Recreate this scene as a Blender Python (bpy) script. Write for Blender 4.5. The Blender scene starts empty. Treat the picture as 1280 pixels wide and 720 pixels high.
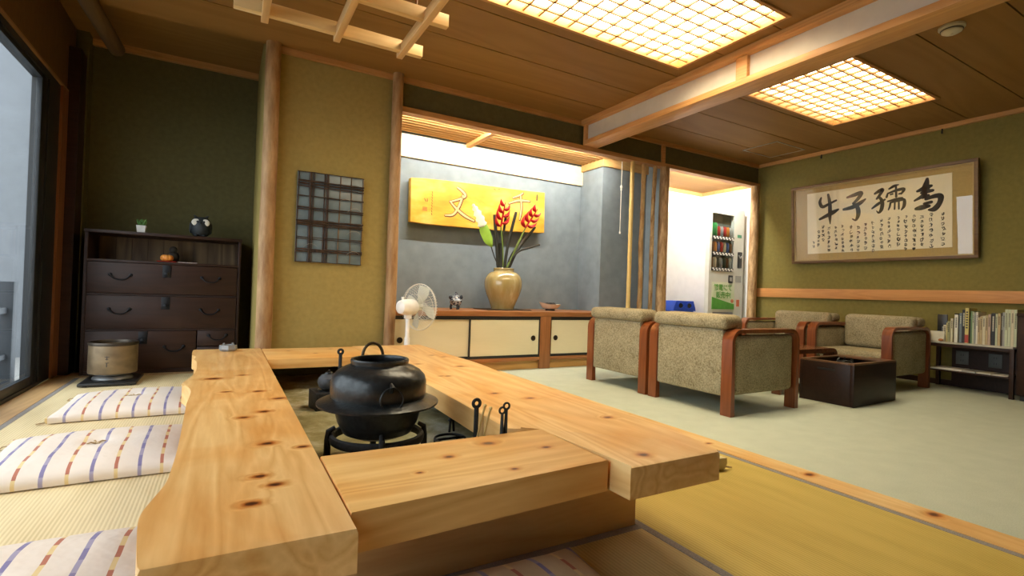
import bpy, bmesh, math, random
from math import sin, cos, pi, radians as rad
from mathutils import Vector, Matrix, noise as mnoise
SC = bpy.context.scene
COL = SC.collection
random.seed(7)

# ------------------------------------------------------------------ materials
def new_mat(name):
    m = bpy.data.materials.new(name); m.use_nodes = True
    nt = m.node_tree
    return m, nt, nt.nodes['Principled BSDF']
def nd(nt, t, **kw):
    n = nt.nodes.new(t)
    for k, v in kw.items():
        if k in n.inputs: n.inputs[k].default_value = v
        else: setattr(n, k, v)
    return n
def c4(c): return (c[0], c[1], c[2], 1)
def ramp(nt, stops):
    r = nt.nodes.new('ShaderNodeValToRGB'); e = r.color_ramp.elements
    while len(e) < len(stops): e.new(0.5)
    for i, (p, c) in enumerate(stops):
        e[i].position = p; e[i].color = c4(c)
    return r
def coords(nt, scale=(1, 1, 1)):
    t = nt.nodes.new('ShaderNodeTexCoord'); m = nd(nt, 'ShaderNodeMapping', Scale=scale)
    nt.links.new(t.outputs['Object'], m.inputs['Vector'])
    return m.outputs['Vector']
def bump(nt, b, h, strength=.2, dist=.01):
    n = nd(nt, 'ShaderNodeBump', Strength=strength, Distance=dist)
    nt.links.new(h, n.inputs['Height']); nt.links.new(n.outputs['Normal'], b.inputs['Normal'])
def plain(name, c, rough=.5, metal=0, var=.12, scale=12, spec=.5, bmp=0):
    """a colour with slight procedural variation"""
    m, nt, b = new_mat(name)
    n = nd(nt, 'ShaderNodeTexNoise', Scale=scale, Detail=4.0)
    nt.links.new(coords(nt), n.inputs['Vector'])
    r = ramp(nt, [(.3, [x*(1-var) for x in c]), (.7, [min(1, x*(1+var)) for x in c])])
    nt.links.new(n.outputs['Fac'], r.inputs['Fac']); nt.links.new(r.outputs['Color'], b.inputs['Base Color'])
    b.inputs['Roughness'].default_value = rough; b.inputs['Metallic'].default_value = metal
    b.inputs['Specular IOR Level'].default_value = spec
    if bmp: bump(nt, b, n.outputs['Fac'], bmp)
    return m
def wood(name, c1, c2, axis='x', rough=.45, s=1.0, knots=(), fine=.5, spec=.4, band=7.0):
    """grain along axis; knots: list of (x, y, r) in the part's own coordinates"""
    m, nt, b = new_mat(name); L = nt.links
    tc = nt.nodes.new('ShaderNodeTexCoord'); vec = tc.outputs['Object']
    dmin = None
    for (kx, ky, kr) in knots:
        sub = nd(nt, 'ShaderNodeVectorMath', operation='SUBTRACT'); L.new(vec, sub.inputs[0]); sub.inputs[1].default_value = (kx, ky, 0)
        mul = nd(nt, 'ShaderNodeVectorMath', operation='MULTIPLY'); L.new(sub.outputs[0], mul.inputs[0])
        mul.inputs[1].default_value = (.72/kr, 1.05/kr, 0)
        ln = nd(nt, 'ShaderNodeVectorMath', operation='LENGTH'); L.new(mul.outputs[0], ln.inputs[0])
        if dmin is None: dmin = ln.outputs['Value']
        else:
            mn = nd(nt, 'ShaderNodeMath', operation='MINIMUM'); L.new(dmin, mn.inputs[0]); L.new(ln.outputs['Value'], mn.inputs[1]); dmin = mn.outputs[0]
    sc = {'x': (.09, 1, 1), 'y': (1, .09, 1), 'z': (1, 1, .09)}[axis]
    mp = nd(nt, 'ShaderNodeMapping', Scale=tuple(v*s for v in sc)); L.new(vec, mp.inputs['Vector'])
    src = mp.outputs['Vector']
    if dmin is not None:
        f = nd(nt, 'ShaderNodeMapRange'); L.new(dmin, f.inputs['Value'])
        f.inputs['From Min'].default_value = 0; f.inputs['From Max'].default_value = 5
        f.inputs['To Min'].default_value = .028; f.inputs['To Max'].default_value = 0; f.interpolation_type = 'SMOOTHERSTEP'
        ad = nd(nt, 'ShaderNodeVectorMath', operation='ADD'); L.new(src, ad.inputs[0])
        cb = nt.nodes.new('ShaderNodeCombineXYZ')
        for i in range(3): L.new(f.outputs[0], cb.inputs[i])
        L.new(cb.outputs[0], ad.inputs[1]); src = ad.outputs[0]
    big = nd(nt, 'ShaderNodeTexNoise', Scale=band, Detail=2.0, Distortion=.6); L.new(src, big.inputs['Vector'])
    wm = nd(nt, 'ShaderNodeMath', operation='MULTIPLY'); L.new(big.outputs['Fac'], wm.inputs[0]); wm.inputs[1].default_value = 9
    fr = nd(nt, 'ShaderNodeMath', operation='PINGPONG'); L.new(wm.outputs[0], fr.inputs[0]); fr.inputs[1].default_value = .5
    fn = nd(nt, 'ShaderNodeTexNoise', Scale=90.0, Detail=3.0); L.new(src, fn.inputs['Vector'])
    mx = nd(nt, 'ShaderNodeMath', operation='MULTIPLY'); L.new(fn.outputs['Fac'], mx.inputs[0]); mx.inputs[1].default_value = fine
    sm = nd(nt, 'ShaderNodeMath', operation='ADD'); L.new(fr.outputs[0], sm.inputs[0]); L.new(mx.outputs[0], sm.inputs[1])
    r = ramp(nt, [(.05, c1), (.9, c2)]); L.new(sm.outputs[0], r.inputs['Fac'])
    out = r.outputs['Color']
    if knots:
        bn = nd(nt, 'ShaderNodeTexNoise', Scale=4.5, Detail=3.0, Distortion=.8); mb = nd(nt, 'ShaderNodeMapping', Scale=(1, .55, 1) if axis == 'y' else (.55, 1, 1))
        L.new(vec, mb.inputs['Vector']); L.new(mb.outputs[0], bn.inputs['Vector'])
        br = ramp(nt, [(.42, (1, 1, 1)), (.66, (.93, .77, .58))]); L.new(bn.outputs['Fac'], br.inputs['Fac'])
        mm = nd(nt, 'ShaderNodeMix', data_type='RGBA', blend_type='MULTIPLY'); mm.inputs[0].default_value = 1
        L.new(out, mm.inputs[6]); L.new(br.outputs['Color'], mm.inputs[7]); out = mm.outputs[2]
    if dmin is not None:
        wob = nd(nt, 'ShaderNodeTexNoise', Scale=45.0, Detail=3.0); L.new(vec, wob.inputs['Vector'])
        ws = nd(nt, 'ShaderNodeMath', operation='MULTIPLY_ADD'); L.new(wob.outputs['Fac'], ws.inputs[0]); ws.inputs[1].default_value = 1.0; L.new(dmin, ws.inputs[2])
        kr_ = ramp(nt, [(.0, (.05, .022, .010)), (.20, (.12, .045, .016)), (.30, (.55, .28, .11)), (.42, (.86, .70, .52)), (.7, (1, 1, 1))])
        dv = nd(nt, 'ShaderNodeMath', operation='DIVIDE'); L.new(ws.outputs[0], dv.inputs[0]); dv.inputs[1].default_value = 5.5
        L.new(dv.outputs[0], kr_.inputs['Fac'])
        ml = nd(nt, 'ShaderNodeMix', data_type='RGBA', blend_type='MULTIPLY'); ml.inputs[0].default_value = 1
        L.new(out, ml.inputs[6]); L.new(kr_.outputs['Color'], ml.inputs[7]); out = ml.outputs[2]
    L.new(out, b.inputs['Base Color'])
    b.inputs['Roughness'].default_value = rough; b.inputs['Specular IOR Level'].default_value = spec
    bump(nt, b, sm.outputs[0], .06, .004)
    return m
def tatami(name, c1, c2):
    m, nt, b = new_mat(name); L = nt.links
    v = coords(nt)
    w = nd(nt, 'ShaderNodeTexWave', Scale=27.0, bands_direction='X', Distortion=.3); L.new(v, w.inputs['Vector'])
    w2 = nd(nt, 'ShaderNodeTexWave', Scale=70.0, bands_direction='Y', Distortion=.4); L.new(v, w2.inputs['Vector'])
    n = nd(nt, 'ShaderNodeTexNoise', Scale=5.0, Detail=5.0); L.new(coords(nt, (3, .5, 1)), n.inputs['Vector'])
    a = nd(nt, 'ShaderNodeMath', operation='MULTIPLY_ADD'); L.new(w.outputs['Fac'], a.inputs[0]); a.inputs[1].default_value = .45; L.new(n.outputs['Fac'], a.inputs[2])
    a2 = nd(nt, 'ShaderNodeMath', operation='MULTIPLY_ADD'); L.new(w2.outputs['Fac'], a2.inputs[0]); a2.inputs[1].default_value = .18; L.new(a.outputs[0], a2.inputs[2])
    r = ramp(nt, [(.3, c1), (.95, c2)]); L.new(a2.outputs[0], r.inputs['Fac']); L.new(r.outputs['Color'], b.inputs['Base Color'])
    b.inputs['Roughness'].default_value = .6; b.inputs['Specular IOR Level'].default_value = .3
    bump(nt, b, a2.outputs[0], .35, .003)
    return m
def fabric(name, c1, c2, scale=220, rough=.95, bmp=.25):
    m, nt, b = new_mat(name); L = nt.links
    n = nd(nt, 'ShaderNodeTexNoise', Scale=float(scale), Detail=3.0, Roughness=.7); L.new(coords(nt), n.inputs['Vector'])
    n2 = nd(nt, 'ShaderNodeTexNoise', Scale=9.0, Detail=2.0); L.new(coords(nt), n2.inputs['Vector'])
    a = nd(nt, 'ShaderNodeMath', operation='MULTIPLY_ADD'); L.new(n2.outputs['Fac'], a.inputs[0]); a.inputs[1].default_value = .25; L.new(n.outputs['Fac'], a.inputs[2])
    r = ramp(nt, [(.42, c1), (.82, c2)]); L.new(a.outputs[0], r.inputs['Fac']); L.new(r.outputs['Color'], b.inputs['Base Color'])
    b.inputs['Roughness'].default_value = rough; b.inputs['Specular IOR Level'].default_value = .15
    bump(nt, b, n.outputs['Fac'], bmp, .003)
    return m
def emit(name, c, s):
    m = bpy.data.materials.new(name); m.use_nodes = True; nt = m.node_tree; nt.nodes.clear()
    e = nd(nt, 'ShaderNodeEmission', Color=c4(c), Strength=float(s)); o = nt.nodes.new('ShaderNodeOutputMaterial')
    nt.links.new(e.outputs[0], o.inputs['Surface']); return m
def glass(name, tint=(1, 1, 1), ior=1.45):
    m = bpy.data.materials.new(name); m.use_nodes = True; nt = m.node_tree; nt.nodes.clear()
    t = nd(nt, 'ShaderNodeBsdfTransparent', Color=c4(tint)); g = nd(nt, 'ShaderNodeBsdfGlossy', Roughness=.01)
    lw = nd(nt, 'ShaderNodeLayerWeight', Blend=.5); pw = nd(nt, 'ShaderNodeMath', operation='POWER'); pw.inputs[1].default_value = 5
    nt.links.new(lw.outputs['Facing'], pw.inputs[0]); f = nd(nt, 'ShaderNodeMath', operation='MULTIPLY_ADD'); nt.links.new(pw.outputs[0], f.inputs[0]); f.inputs[1].default_value = .96; f.inputs[2].default_value = .04
    mx = nt.nodes.new('ShaderNodeMixShader'); o = nt.nodes.new('ShaderNodeOutputMaterial')
    nt.links.new(f.outputs[0], mx.inputs[0]); nt.links.new(t.outputs[0], mx.inputs[1]); nt.links.new(g.outputs[0], mx.inputs[2])
    nt.links.new(mx.outputs[0], o.inputs['Surface']); return m

# ------------------------------------------------------------------ geometry
class B:
    def __init__(s): s.bm = bmesh.new()
    def _new(s, geo_before):
        return [v for v in s.bm.verts if v not in geo_before]
    def box(s, x0, x1, y0, y1, z0, z1, bev=0, seg=2, rot=None):
        r = bmesh.ops.create_cube(s.bm, size=1); vs = r['verts']
        for v in vs: v.co = Vector(((x0+x1)/2+v.co.x*(x1-x0), (y0+y1)/2+v.co.y*(y1-y0), (z0+z1)/2+v.co.z*(z1-z0)))
        if bev:
            es = list({e for v in vs for e in v.link_edges})
            r = bmesh.ops.bevel(s.bm, geom=es, offset=bev, segments=seg, affect='EDGES', profile=.5)
            vs = list({v for f in r['faces'] for v in f.verts} | {v for v in vs if v.is_valid})
        if rot: bmesh.ops.rotate(s.bm, verts=vs, cent=rot[0], matrix=rot[1])
        return vs
    def prism(s, poly, z0, z1, inset_top=0, bev=0):
        """vertical prism over an xy outline"""
        n = len(poly)
        lo = [s.bm.verts.new((x, y, z0)) for x, y in poly]; hi = [s.bm.verts.new((x, y, z1)) for x, y in poly]
        s.bm.faces.new(list(reversed(lo))); top = s.bm.faces.new(hi)
        for i in range(n): s.bm.faces.new((lo[i], lo[(i+1) % n], hi[(i+1) % n], hi[i]))
        if bev:
            bmesh.ops.bevel(s.bm, geom=list(top.edges), offset=bev, segments=2, affect='EDGES', profile=.5)
        return lo+hi
    def extr(s, poly, axis, a0, a1):
        """extrude a 2D outline along an axis: axis x -> (y,z) outline, y -> (x,z), z -> (x,y)"""
        f = {'x': lambda p, a: (a, p[0], p[1]), 'y': lambda p, a: (p[0], a, p[1]), 'z': lambda p, a: (p[0], p[1], a)}[axis]
        n = len(poly)
        lo = [s.bm.verts.new(f(p, a0)) for p in poly]; hi = [s.bm.verts.new(f(p, a1)) for p in poly]
        s.bm.faces.new(list(reversed(lo))); s.bm.faces.new(hi)
        for i in range(n): s.bm.faces.new((lo[i], lo[(i+1) % n], hi[(i+1) % n], hi[i]))
        return lo+hi
    def lathe(s, prof, n=32, c=(0, 0, 0), closed=False):
        rings = []
        for r, z in prof:
            if r < 1e-5: rings.append([s.bm.verts.new((c[0], c[1], c[2]+z))])
            else: rings.append([s.bm.verts.new((c[0]+r*cos(2*pi*i/n), c[1]+r*sin(2*pi*i/n), c[2]+z)) for i in range(n)])
        pr = list(zip(rings, rings[1:]))
        if closed: pr.append((rings[-1], rings[0]))
        for a, b in pr:
            for i in range(n):
                j = (i+1) % n
                if len(a) == 1 and len(b) == 1: continue
                if len(a) == 1: s.bm.faces.new((a[0], b[j], b[i]))
                elif len(b) == 1: s.bm.faces.new((a[i], a[j], b[0]))
                else: s.bm.faces.new((a[i], a[j], b[j], b[i]))
        return [v for r in rings for v in r]
    def tube(s, pts, r, n=8, closed=False, flat=1.0):
        pts = [Vector(p) for p in pts]; m = len(pts)
        rr = r if isinstance(r, (list, tuple)) else [r]*m
        rings = []; up = None
        for i in range(m):
            if closed: t = pts[(i+1) % m]-pts[i-1]
            else: t = pts[min(i+1, m-1)]-pts[max(i-1, 0)]
            t.normalize()
            if up is None:
                up = Vector((0, 0, 1)) if abs(t.z) < .9 else Vector((1, 0, 0))
            a = t.cross(up)
            if a.length < 1e-4: a = t.orthogonal()
            a.normalize(); b = a.cross(t); b.normalize(); up = b
            rings.append([s.bm.verts.new(pts[i]+rr[i]*(a*cos(2*pi*k/n)+b*flat*sin(2*pi*k/n))) for k in range(n)])
        pr = list(zip(rings, rings[1:]))
        if closed: pr.append((rings[-1], rings[0]))
        for a, b in pr:
            for k in range(n): s.bm.faces.new((a[k], a[(k+1) % n], b[(k+1) % n], b[k]))
        if not closed:
            s.bm.faces.new(list(reversed(rings[0]))); s.bm.faces.new(rings[-1])
        return [v for q in rings for v in q]
    def cyl(s, p0, p1, r0, r1=None, n=20):
        return s.tube([p0, p1], [r0, r0 if r1 is None else r1], n)
    def ball(s, c, r, sc=(1, 1, 1), n=20, m=12):
        vs = bmesh.ops.create_uvsphere(s.bm, u_segments=n, v_segments=m, radius=r)['verts']
        for v in vs: v.co = Vector((c[0]+v.co.x*sc[0], c[1]+v.co.y*sc[1], c[2]+v.co.z*sc[2]))
        return vs
    def ring(s, c, R, r, axis='z', n=28, k=8, flat=1.0):
        ps = []
        for i in range(n):
            a = 2*pi*i/n; u, v = R*cos(a), R*sin(a)
            ps.append({'z': (c[0]+u, c[1]+v, c[2]), 'y': (c[0]+u, c[1], c[2]+v), 'x': (c[0], c[1]+u, c[2]+v)}[axis])
        return s.tube(ps, r, k, closed=True, flat=flat)
    def rot(s, vs, cent, axis, ang):
        bmesh.ops.rotate(s.bm, verts=vs, cent=cent, matrix=Matrix.Rotation(ang, 3, axis))
    def move(s, vs, d):
        for v in vs: v.co += Vector(d)

def obj(name, b, m, parent=None, loc=(0, 0, 0), rotz=0, ang=35):
    me = bpy.data.meshes.new(name)
    bmesh.ops.recalc_face_normals(b.bm, faces=b.bm.faces[:])
    b.bm.to_mesh(me); b.bm.free()
    me.materials.append(m)
    me.shade_smooth(); me.set_sharp_from_angle(angle=rad(ang))
    o = bpy.data.objects.new(name, me); COL.objects.link(o)
    o.location = loc; o.rotation_euler = (0, 0, rotz)
    if parent: o.parent = parent
    return o
def tag(o, label, cat, group=None):
    o['label'] = label; o['category'] = cat
    if group: o['group'] = group
    return o
def thing(name, label, cat, loc=(0, 0, 0), rotz=0, group=None):
    o = bpy.data.objects.new(name, None); COL.objects.link(o); o.empty_display_size = .05
    o.location = loc; o.rotation_euler = (0, 0, rotz)
    return tag(o, label, cat, group)
def struct(name, b, m):
    o = obj(name, b, m); o['kind'] = 'structure'; return o
def dup(root, loc, rotz, label, group=None):
    r = root.copy(); COL.objects.link(r); r.location = loc; r.rotation_euler = (0, 0, rotz); r['label'] = label
    if group: r['group'] = group
    for ch in list(root.children):
        c = ch.copy(); COL.objects.link(c); c.parent = r
        for g in ch.children:
            d = g.copy(); COL.objects.link(d); d.parent = c
    return r
def bx(name, m, dims, parent=None, bev=0, seg=2):
    b = B(); b.box(*dims, bev=bev, seg=seg); return obj(name, b, m, parent)
def sbx(name, m, dims, bev=0):
    b = B(); b.box(*dims, bev=bev); return struct(name, b, m)
def catmull(pts, k=6, closed=False):
    out = []; n = len(pts)
    rng = range(n if closed else n-1)
    for i in rng:
        g = (lambda j: pts[j % n]) if closed else (lambda j: pts[max(0, min(n-1, j))])
        p0, p1, p2, p3 = g(i-1), g(i), g(i+1), g(i+2)
        for q in range(k):
            t = q/k
            out.append(tuple(.5*((2*b)+(-a+c)*t+(2*a-5*b+4*c-d)*t*t+(-a+3*b-3*c+d)*t**3) for a, b, c, d in zip(p0, p1, p2, p3)))
    if not closed: out.append(tuple(pts[-1]))
    return out
def stroke(b, pts, place, th=.001, k=6):
    """brush stroke: pts of (u, v, half width); place(u, v, h) gives a point h above the sheet"""
    c = catmull(pts, k) if len(pts) > 2 else pts
    L, R = [], []
    for i, (u, v, w) in enumerate(c):
        a = c[max(0, i-1)]; d = c[min(len(c)-1, i+1)]
        tx, ty = d[0]-a[0], d[1]-a[1]; l = math.hypot(tx, ty) or 1
        nx, ny = -ty/l*w, tx/l*w
        L.append((u+nx, v+ny)); R.append((u-nx, v-ny))
    e0 = c[0]; e1 = c[-1]
    for i in range(len(c)-1):
        q = [L[i], L[i+1], R[i+1], R[i]]
        try: b.bm.faces.new([b.bm.verts.new(place(p[0], p[1], th)) for p in q])
        except ValueError: pass
    for (u, v, w) in (e0, e1):
        b.bm.faces.new([b.bm.verts.new(place(u+w*cos(t*pi/4), v+w*sin(t*pi/4), th*1.02)) for t in range(8)])

# ------------------------------------------------------------------ camera
F = 629.3
roll, yaw, pitch = rad(1.99), rad(29.68), rad(.455)
CAM = Vector((0, 0, .72))
fw = Vector((sin(yaw)*cos(pitch), cos(yaw)*cos(pitch), sin(pitch))); rt = Vector((cos(yaw), -sin(yaw), 0)); up = rt.cross(fw)
R_ = rt*cos(roll)+up*sin(roll); U_ = -rt*sin(roll)+up*cos(roll)
cam = bpy.data.objects.new('camera', bpy.data.cameras.new('camera')); COL.objects.link(cam)
cam.matrix_world = Matrix(((R_.x, U_.x, -fw.x, 0), (R_.y, U_.y, -fw.y, 0), (R_.z, U_.z, -fw.z, .72), (0, 0, 0, 1)))
cam.data.lens = F/1280*36; cam.data.sensor_width = 36; cam.data.sensor_fit = 'HORIZONTAL'; cam.data.clip_start = .02
SC.camera = cam
LIGHT1, LIGHT2, LIGHT3, LIGHT4, SKY, EXPO = 19.0, 8.5, 210.0, 420.0, 4.8, 0.2
# ------------------------------------------------------------------ material set
M = {}
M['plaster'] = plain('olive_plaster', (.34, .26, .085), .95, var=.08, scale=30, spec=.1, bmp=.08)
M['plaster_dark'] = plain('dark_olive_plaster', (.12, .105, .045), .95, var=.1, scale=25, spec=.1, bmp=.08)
M['plaster_green'] = plain('green_plaster', (.215, .180, .055), .95, var=.08, scale=30, spec=.1, bmp=.08)
M['plaster_blue'] = plain('blue_grey_plaster', (.20, .25, .29), .95, var=.1, scale=9, spec=.1, bmp=.06)
M['white_wall'] = plain('white_wall', (.82, .80, .76), .8, var=.03)
M['carpet'] = fabric('pale_green_carpet', (.40, .45, .36), (.56, .60, .49), 260, bmp=.4)
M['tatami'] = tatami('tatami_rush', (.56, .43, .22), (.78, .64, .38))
M['tatami_gold'] = tatami('gold_tatami_rush', (.37, .27, .045), (.56, .42, .105))
M['border'] = fabric('grey_mat_border', (.20, .18, .16), (.34, .31, .29), 300)
M['ceiling'] = wood('ceiling_board', (.235, .118, .026), (.30, .16, .042), 'x', .6, s=.8, fine=.35, band=3)
M['ceiling_gap'] = plain('ceiling_gap', (.03, .02, .01), .9)
M['trim'] = wood('amber_trim', (.40, .19, .06), (.58, .31, .11), 'x', .45)
M['trim_y'] = wood('amber_trim_length', (.50, .25, .085), (.68, .38, .14), 'y', .45)
M['rail'] = wood('orange_rail', (.50, .22, .07), (.62, .30, .10), 'y', .45)
M['pale'] = wood('pale_fascia', (.78, .62, .38), (.86, .72, .47), 'x', .5, fine=.2)
M['lath'] = wood('bamboo_lath', (.50, .29, .10), (.62, .40, .16), 'x', .45)
M['panel_white'] = plain('beam_panel', (.62, .60, .52), .8, var=.04)
M['dark_wood'] = wood('dark_stained_wood', (.024, .010, .0055), (.045, .019, .011), 'x', .45, fine=.4, spec=.3)
M['dark_inside'] = wood('shelf_inside', (.07, .035, .014), (.12, .065, .028), 'z', .6)
M['red_wood'] = wood('red_brown_post', (.18, .065, .02), (.26, .10, .035), 'z', .5)
M['valance'] = wood('valance_board', (.10, .052, .014), (.16, .085, .026), 'z', .6, s=3)
M['sill'] = wood('sill_wood', (.50, .29, .12), (.66, .42, .19), 'y', .4)
M['black'] = plain('black_lacquer', (.018, .018, .018), .35)
M['frame_dark'] = plain('dark_sash', (.02, .022, .024), .4)
M['iron'] = plain('cast_iron', (.030, .032, .032), .30, .55, var=.3, scale=60, bmp=.12)
M['iron_rough'] = plain('wrought_iron', (.02, .02, .02), .6, .4, var=.3, scale=80, bmp=.2)
M['glass'] = glass('window_glass', (.93, .96, .97))

# ------------------------------------------------------------------ setting
sbx('floor', plain('subfloor', (.2, .13, .07), .7), (-1.1, 6.1, -2.1, 5.2, -.12, -.04))
sbx('carpet', M['carpet'], (2.19, 6.05, -2.1, 5.1, -.04, 0))
knots_trim = [(2.14, 1.20, .012), (2.15, .78, .013), (2.11, 1.68, .008), (2.15, 2.3, .008)]
sbx('trim_floor', wood('border_board', (.66, .43, .17), (.80, .57, .27), 'y', .38, knots=knots_trim), (2.062, 2.19, -2.1, 4.0, -.04, .003))
sbx('trim_sill', M['sill'], (-1.045, -.905, -2.1, 4.9, -.04, .002))
sbx('trim_back', M['sill'], (-.905, 1.15, 4.64, 5.12, -.04, .001))
sbx('trim_hearth', M['sill'], (.0, 2.062, 3.55, 4.03, -.04, .001))
def mat_(x0, x1, y0, y1, along, m, label):
    t = thing('tatami_mat', label, 'tatami mat', (x0, y0, 0))
    w, d = x1-x0, y1-y0; g = .028
    if along == 'y':
        bx('rush_surface', m, (g, w-g, .001, d-.001, -.04, 0), t)
        bx('border', M['border'], (.001, g, .001, d-.001, -.04, .001), t); bx('border', M['border'], (w-g, w-.001, .001, d-.001, -.04, .001), t)
    else:
        bx('rush_surface', m, (.001, w-.001, g, d-g, -.04, 0), t)
        bx('border', M['border'], (.001, w-.001, .001, g, -.04, .001), t); bx('border', M['border'], (.001, w-.001, d-g, d-.001, -.04, .001), t)
mat_(-.905, 0.0, 1.18, 2.98, 'y', M['tatami'], 'pale tatami mat by the window, under the two nearer striped cushions')
mat_(-.905, 0.0, 2.98, 4.64, 'y', M['tatami'], 'pale tatami mat by the window carrying the brass brazier')
mat_(1.15, 2.062, -.5, 1.75, 'y', M['tatami_gold'], 'golden tatami mat beside the carpet edge board, nearest the camera')
mat_(1.15, 2.062, 1.75, 3.55, 'y', M['tatami_gold'], 'golden tatami mat behind the hearth bench, next to the carpet')
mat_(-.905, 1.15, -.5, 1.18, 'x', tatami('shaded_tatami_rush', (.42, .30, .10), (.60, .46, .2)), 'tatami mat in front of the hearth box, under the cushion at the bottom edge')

# walls
sbx('wall_back', M['plaster'], (.2, 1.17, 4.03, 5.14, 0, 2.70))
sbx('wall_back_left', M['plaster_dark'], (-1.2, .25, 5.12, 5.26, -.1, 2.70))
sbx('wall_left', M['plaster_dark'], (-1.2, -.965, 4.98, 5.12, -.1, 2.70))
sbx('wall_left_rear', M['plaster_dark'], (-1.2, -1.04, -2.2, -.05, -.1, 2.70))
sbx('wall_front', M['plaster'], (-1.2, 6.0, -2.25, -2.1, -.1, 2.70))
sbx('wall_right', M['plaster_green'], (5.83, 6.0, -2.1, 4.06, -.1, 2.70))
sbx('wall_lintel', M['plaster_dark'], (1.17, 5.83, 4.02, 4.075, 2.19, 2.43))
sbx('wall_alcove_back', M['plaster_blue'], (1.17, 4.26, 4.70, 5.13, -.1, 2.70))
sbx('wall_alcove_side', M['plaster_blue'], (3.555, 4.24, 4.31, 4.70, -.04, 2.45))
sbx('wall_nook_left', M['white_wall'], (4.24, 4.26, 4.06, 5.03, 0, 2.45))
sbx('wall_nook_back', M['white_wall'], (4.26, 6.15, 5.03, 5.26, -.1, 2.70))
sbx('wall_nook_right', M['white_wall'], (6.0, 6.15, 4.0, 5.03, -.1, 2.70))
sbx('wall_alcove_fin', M['plaster_blue'], (4.205, 4.2399, 4.075, 4.31, -.04, 2.45))
# trims of the room
sbx('trim_ceiling_back', M['trim'], (.2, 5.83, 3.985, 4.02, 2.392, 2.43))
sbx('trim_lintel', M['trim'], (1.17, 5.83, 3.985, 4.075, 2.15, 2.192))
sbx('trim_lintel_stud', M['trim'], (4.12, 4.17, 4.0, 4.03, 2.19, 2.40))
sbx('trim_ceiling_right', M['trim_y'], (5.795, 5.83, -2.1, 3.985, 2.392, 2.43))
sbx('trim_rail', M['rail'], (5.80, 5.83, -2.1, 4.0, .768, .875), bev=.002)
sbx('baseboard_right', M['dark_wood'], (5.815, 5.83, -2.1, 4.0, 0, .05))
sbx('trim_alcove_fascia', M['pale'], (1.17, 3.555, 4.672, 4.70, 1.975, 2.19))
sbx('trim_alcove_fascia_side', M['lath'], (3.53, 3.555, 4.31, 4.672, 2.13, 2.24))
sbx('trim_alcove_fascia_front', M['lath'], (3.53, 4.24, 4.285, 4.31, 2.13, 2.24))
sbx('ceiling_alcove', M['white_wall'], (1.17, 4.24, 4.075, 4.80, 2.30, 2.35))
b = B()
y = 4.17
while y < 4.68:
    b.tube([(1.17, y, 2.218), (3.54, y, 2.218)], .017, 12); y += .066
struct('ceiling_alcove_laths', b, M['lath'])
b = B(); b.box(2.075, 2.12, 4.08, 4.70, 2.165, 2.207); struct('trim_alcove_batten', b, M['trim_y'])
sbx('ceiling_nook', M['ceiling'], (4.24, 6.1, 4.075, 5.13, 2.25, 2.30))
sbx('trim_nook_back', M['lath'], (4.26, 6.0, 5.0, 5.03, 2.205, 2.25)); sbx('trim_nook_right', M['lath'], (5.975, 6.0, 4.075, 5.0, 2.205, 2.25))

# ceiling: boards across the room with dark joints, openings for the two light panels
PAN = [(.95, 2.88, 1.80, 2.665), (3.69, 5.02, 1.855, 2.70)]
ys = [-2.1+.42*i for i in range(20)]
joints = [3.61-.42*k for k in range(14)]+[4.02]
cuts = sorted(set([round(j, 3) for j in joints if j > -2.1]+[-2.1]+[p for q in PAN for p in q[2:]]))
b = B()
for y0, y1 in zip(cuts, cuts[1:]):
    ym = (y0+y1)/2
    segs = [(-1.1, 5.83)]
    for (a0, a1, c0, c1) in PAN:
        if c0 < ym < c1:
            segs = [s for (p, q) in segs for s in ((p, min(q, a0)), (max(p, a1), q)) if s[1]-s[0] > .01]
    g0 = .0045 if round(y0, 3) in [round(j, 3) for j in joints] else 0
    g1 = .0045 if round(y1, 3) in [round(j, 3) for j in joints] else 0
    for p, q in segs: b.box(p, q, y0+g0, y1-g1, 2.43, 2.45)
struct('ceiling', b, M['ceiling'])
sbx('ceiling_backing', M['ceiling_gap'], (-1.2, 6.15, -2.25, 5.26, 2.68, 2.74))
b = B()
b.box(-1.16, .2, 4.02, 5.24, 2.60, 2.66)
struct('ceiling_recess', b, M['ceiling'])
sbx('trim_recess', M['trim'], (-1.0, .2, 5.08, 5.12, 2.55, 2.60))
b = B(); b.tube([(-1.0+.235*(yy+1)/5, yy, 2.375) for yy in (-2.1, 0, 2, 4.0, 4.6)], [.05, .05, .048, .05, .05], 12)
struct('trim_ceiling_log', b, wood('log_beam', (.08, .045, .015), (.13, .075, .028), 'y', .6))
# crossing beam
b = B(); b.box(3.02, 3.20, -2.1, 3.985, 2.19, 2.236, bev=.003)
struct('beam_rail', b, M['trim_y'])
sbx('beam_panel', M['panel_white'], (3.05, 3.17, -2.1, 3.985, 2.236, 2.385))
sbx('beam_cap', M['trim_y'], (2.99, 3.23, -2.1, 3.985, 2.385, 2.43))
b = B()
for yy in (-.0, 2.19, 3.945): b.box(3.018, 3.202, yy, yy+.085 if yy < 3 else yy+.035, 2.234, 2.39)
struct('beam_studs', b, M['trim_y'])

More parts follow.
